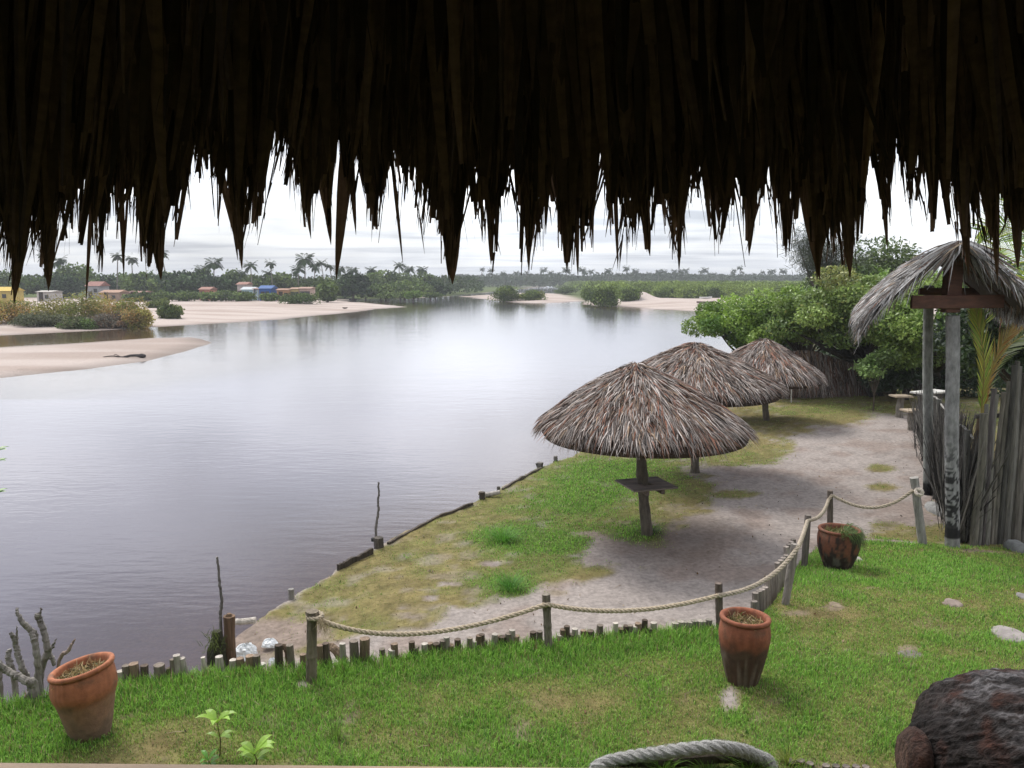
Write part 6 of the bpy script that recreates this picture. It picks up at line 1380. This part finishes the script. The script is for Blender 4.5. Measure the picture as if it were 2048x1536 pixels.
# ------------------------------------------------------------------ village on the far bank
def house(px0, px1, eave, base, d, wall, roof, label, ridge=6, depth=4.0, openings=((0.3, 'door'), (0.7, 'window')), flat=False):
    x0, x1 = Q(px0, 570, d)[0], Q(px1, 570, d)[0]; z0 = min(0.0, Q(px0, base, d)[2]) if base else 0.0; z1 = Q(px0, eave, d)[2]; z0 = -0.2
    w = x1 - x0; cx = (x0 + x1) / 2; t = tag(empty('house', (cx, d, 0)), label, 'house', 'houses of the village on the far bank')
    mb = MB(); box(mb, (cx, d + depth / 2, (z0 + z1) / 2), w, depth, z1 - z0, 0, wall); mb.build('wall', M['plaster'], t)
    rh = ridge / F * d; mb = MB(); o = 0.25
    V = [(x0 - o, d - o, z1), (x1 + o, d - o, z1), (x1 + o, d + depth + o, z1), (x0 - o, d + depth + o, z1), (x0 - o, d + depth / 2, z1 + rh), (x1 + o, d + depth / 2, z1 + rh)]
    mb.add(V, [(0, 1, 5, 4), (2, 3, 4, 5)], roof); mb.add(V, [(3, 0, 4), (1, 2, 5)], roof); mb.add(np.array(V[:4]) - (0, 0, 0.06), [(3, 2, 1, 0)], roof); mb.build('roof', M['tile'], t)
    for q, kd in openings:
        mb = MB()
        if kd == 'door': box(mb, (x0 + w * q, d - 0.02, z0 + 1.1), 0.8, 0.08, 1.9, 0, (0.05, 0.04, 0.035)); mb.build('door', M['plaster'], t)
        else: box(mb, (x0 + w * q, d - 0.02, z1 - 0.9), 0.7, 0.08, 0.7, 0, (0.05, 0.05, 0.05)); mb.build('window', M['plaster'], t)
RT = (0.26, 0.14, 0.11)
house(482, 505, 579, 592, 158, (0.40, 0.55, 0.62), (0.42, 0.45, 0.46), 'small pale blue house left of the open shed', 5)
house(518, 541, 577, 592, 156, (0.03, 0.10, 0.32), (0.06, 0.12, 0.28), 'strong blue house right of the open shed', 6)
house(553, 579, 580, 590, 156, (0.40, 0.22, 0.12), (0.28, 0.17, 0.12), 'orange house right of the strong blue one', 3)
house(580, 597, 578, 590, 156.5, (0.46, 0.38, 0.17), (0.3, 0.2, 0.14), 'yellow house between the orange and the peach ones', 3, openings=((0.3, 'window'), (0.75, 'window')))
house(598, 620, 577, 590, 156, (0.42, 0.31, 0.26), (0.3, 0.2, 0.16), 'peach coloured house at the right end of the coloured row', 3, openings=((0.2, 'window'), (0.5, 'window'), (0.8, 'window')))
house(474, 492, 569, 590, 165, (0.40, 0.35, 0.33), RT, 'house with only its red tiled roof showing above the pale blue one', 5)
house(398, 418, 579, 592, 158, (0.42, 0.20, 0.15), RT, 'small house with a brick red roof among the scrub', 5)
house(255, 286, 585, 592, 158, (0.22, 0.16, 0.14), (0.26, 0.15, 0.12), 'long low red roofed shed left of the dark trees', 3)
house(200, 236, 585, 592, 152, (0.3, 0.22, 0.17), (0.32, 0.20, 0.14), 'long orange roofed house behind the brown thicket', 5)
house(172, 198, 572, 590, 160, (0.26, 0.27, 0.28), (0.24, 0.12, 0.10), 'taller grey house with a red roof behind the brown thicket', 9)
house(72, 100, 584, 592, 152, (0.42, 0.40, 0.38), (0.36, 0.34, 0.31), 'whitish low building at the left behind the brown thicket', 3)
house(-20, 18, 582, 592, 140, (0.42, 0.33, 0.10), (0.50, 0.36, 0.08), 'yellow building at the left border behind the brown thicket', 8)
t = tag(empty('open_shed', (Q(511, 570, 157)[0], 157, 0)), 'open shed on pale posts between the pale blue and strong blue houses', 'shed')
xa, xb_ = Q(506, 570, 157)[0], Q(517, 570, 157)[0]; zt = Q(510, 578, 157)[2]
for x in (xa, (xa + xb_) / 2, xb_):
    mb = MB(); box(mb, (x, 157, zt / 2), 0.1, 0.1, zt, 0, (0.6, 0.6, 0.58)); mb.build('post', M['plaster'], t)
mb = MB(); box(mb, ((xa + xb_) / 2, 158.5, zt + 0.05), xb_ - xa + .3, 3.6, 0.1, 0, (0.35, 0.22, 0.18), ry=0.12); mb.build('roof', M['tile'], t)
mb = MB(); box(mb, ((xa + xb_) / 2, 160, zt / 2), xb_ - xa, 0.1, zt, 0, (0.08, 0.06, 0.05)); mb.build('wall', M['plaster'], t)
# footbridge far off
t = tag(empty('footbridge', (Q(1068, 570, 330)[0], 330, WATER)), 'low pale footbridge far off beyond the sand island', 'bridge')
xa, xb_ = Q(1040, 570, 330)[0], Q(1095, 570, 330)[0]; zt = Q(1060, 574, 330)[2]
mb = MB(); box(mb, ((xa + xb_) / 2, 330, zt), xb_ - xa, 1.6, 0.25, 0, (0.45, 0.42, 0.40)); mb.build('deck', M['plank'], t)
for x in np.linspace(xa + .3, xb_ - .3, 6):
    mb = MB(); box(mb, (x, 330, (zt - 0.13 + WATER - 1) / 2), 0.2, 1.3, zt - 0.13 - WATER + 1, 0, (0.18, 0.16, 0.15)); mb.build('pier', M['plank'], t)

# ------------------------------------------------------------------ boats
def boat(px, py, L_px, label, col, inner, rz, name='boat', h=0.45, roll=0.0):
    b = P(px, py, WATER + 0.1); b[2] = max(groundz(b[0], b[1]), WATER); Lm = L_px / F * b[1]
    t = tag(empty(name, tuple(b)), label, 'boat'); n = 18; s = np.linspace(-1, 1, n); bw = np.clip(1 - np.abs(s) ** 2.6, 0.02, 1) * Lm * 0.12
    sheer = h + 0.25 * h * s ** 2 * (1 + 0.5 * s); c, si = math.cos(rz), math.sin(rz)
    def shell(k, off):
        rows = []
        for i in range(n):
            w = bw[i] * k; zb = off + 0.12 * abs(s[i]) ** 3
            pr = [(-w, sheer[i]), (-w * 0.8, (sheer[i] + zb) * .45), (0, zb), (w * 0.8, (sheer[i] + zb) * .45), (w, sheer[i])]
            rows.append([(s[i] * Lm / 2, a, z) for a, z in pr])
        V = np.array(rows).reshape(-1, 3); x = V[:, 0] * c - V[:, 1] * si; y = V[:, 0] * si + V[:, 1] * c
        return np.stack([x, y, V[:, 2]], 1) + b
    mb = MB(); mb.add(shell(1, 0), gridfaces(n, 5), col); mb.build('hull', M['plaster'], t)
    mb = MB(); mb.add(shell(0.93, 0.05) + (0, 0, -0.004), gridfaces(n, 5), inner); mb.build('interior', M['plaster'], t)
    for q in (-0.4, 0.1, 0.5):
        mb = MB(); w = np.interp(q, s, bw) * 1.8; box(mb, tuple(b + (q * Lm / 2 * c, q * Lm / 2 * si, h * 0.8)), 0.2, w, 0.04, rz, (0.35, 0.3, 0.25)); mb.build('thwart', M['plank'], t)
    return t
boat(1411, 613, 40, 'dark canoe drawn up on the sand with a black bow at the water line', (0.16, 0.12, 0.11), (0.4, 0.36, 0.33), 0.25, h=0.35)
boat(1411, 603, 26, 'white boat lying on the sand behind the dark canoe', (0.7, 0.7, 0.68), (0.5, 0.5, 0.5), 0.1, h=0.4)
boat(706, 600, 16, 'small dark boat on the far shore right of the coloured houses', (0.10, 0.09, 0.09), (0.2, 0.2, 0.2), 0.2, h=0.3)
boat(793, 594, 14, 'small white boat moored under the far bank trees', (0.7, 0.7, 0.7), (0.4, 0.4, 0.4), 0.0, h=0.3)
boat(690, 618, 10, 'small dark driftwood coloured skiff at the tip of the big sandbank', (0.07, 0.06, 0.05), (0.2, 0.2, 0.2), 0.1, h=0.2)
# driftwood on the sandbar
b_ = P(270, 714, WATER + 0.08); mb = MB(); y = b_[1]
q = smooth_path([Q(206, 714, y), Q(225, 712, y), Q(245, 714, y), Q(265, 711, y), Q(291, 712, y)], 26)
tube(mb, q, np.interp(np.linspace(0, 1, 26), (0, 0.5, 0.85, 0.95, 1), (0.02, 0.045, 0.08, 0.14, 0.08)), 8, (0.05, 0.045, 0.045), 0.15, 2)
tube(mb, smooth_path([Q(240, 713, y), Q(232, 709, y), Q(228, 710, y)], 8), 0.02, 6, (0.1, 0.08, 0.07))
tag(mb.build('driftwood', M['bark'], loc=tuple(b_)), 'dark driftwood branch lying on the near sandbar', 'driftwood')
for px, py, w_, lb in ((226, 613, 30, 'long dark stick lying on the big sandbank'), (395, 618, 14, 'small brown lump of driftwood on the big sandbank')):
    b_ = P(px, py, WATER + .3); mb = MB(); y = b_[1]
    tube(mb, smooth_path([Q(px - w_ / 2, py, y), Q(px, py - 2, y), Q(px + w_ / 2, py, y)], 10), 0.12, 7, (0.16, 0.12, 0.10), 0.2); tag(mb.build('driftwood', M['bark'], loc=tuple(b_)), lb, 'driftwood')

# ------------------------------------------------------------------ haze
hz = MB(); box(hz, (0, 2950, 12.5), 17600, 6200, 34)
hm = bpy.data.materials.new('haze_air'); hm.use_nodes = True; N, L = hm.node_tree.nodes, hm.node_tree.links; N.clear()
out = N.new('ShaderNodeOutputMaterial'); pv = N.new('ShaderNodeVolumePrincipled'); pv.inputs['Color'].default_value = (0.86, 0.90, 0.95, 1); pv.inputs['Density'].default_value = 0.00052
L.new(pv.outputs[0], out.inputs['Volume'])
tag(hz.build('haze', hm), kind='stuff')
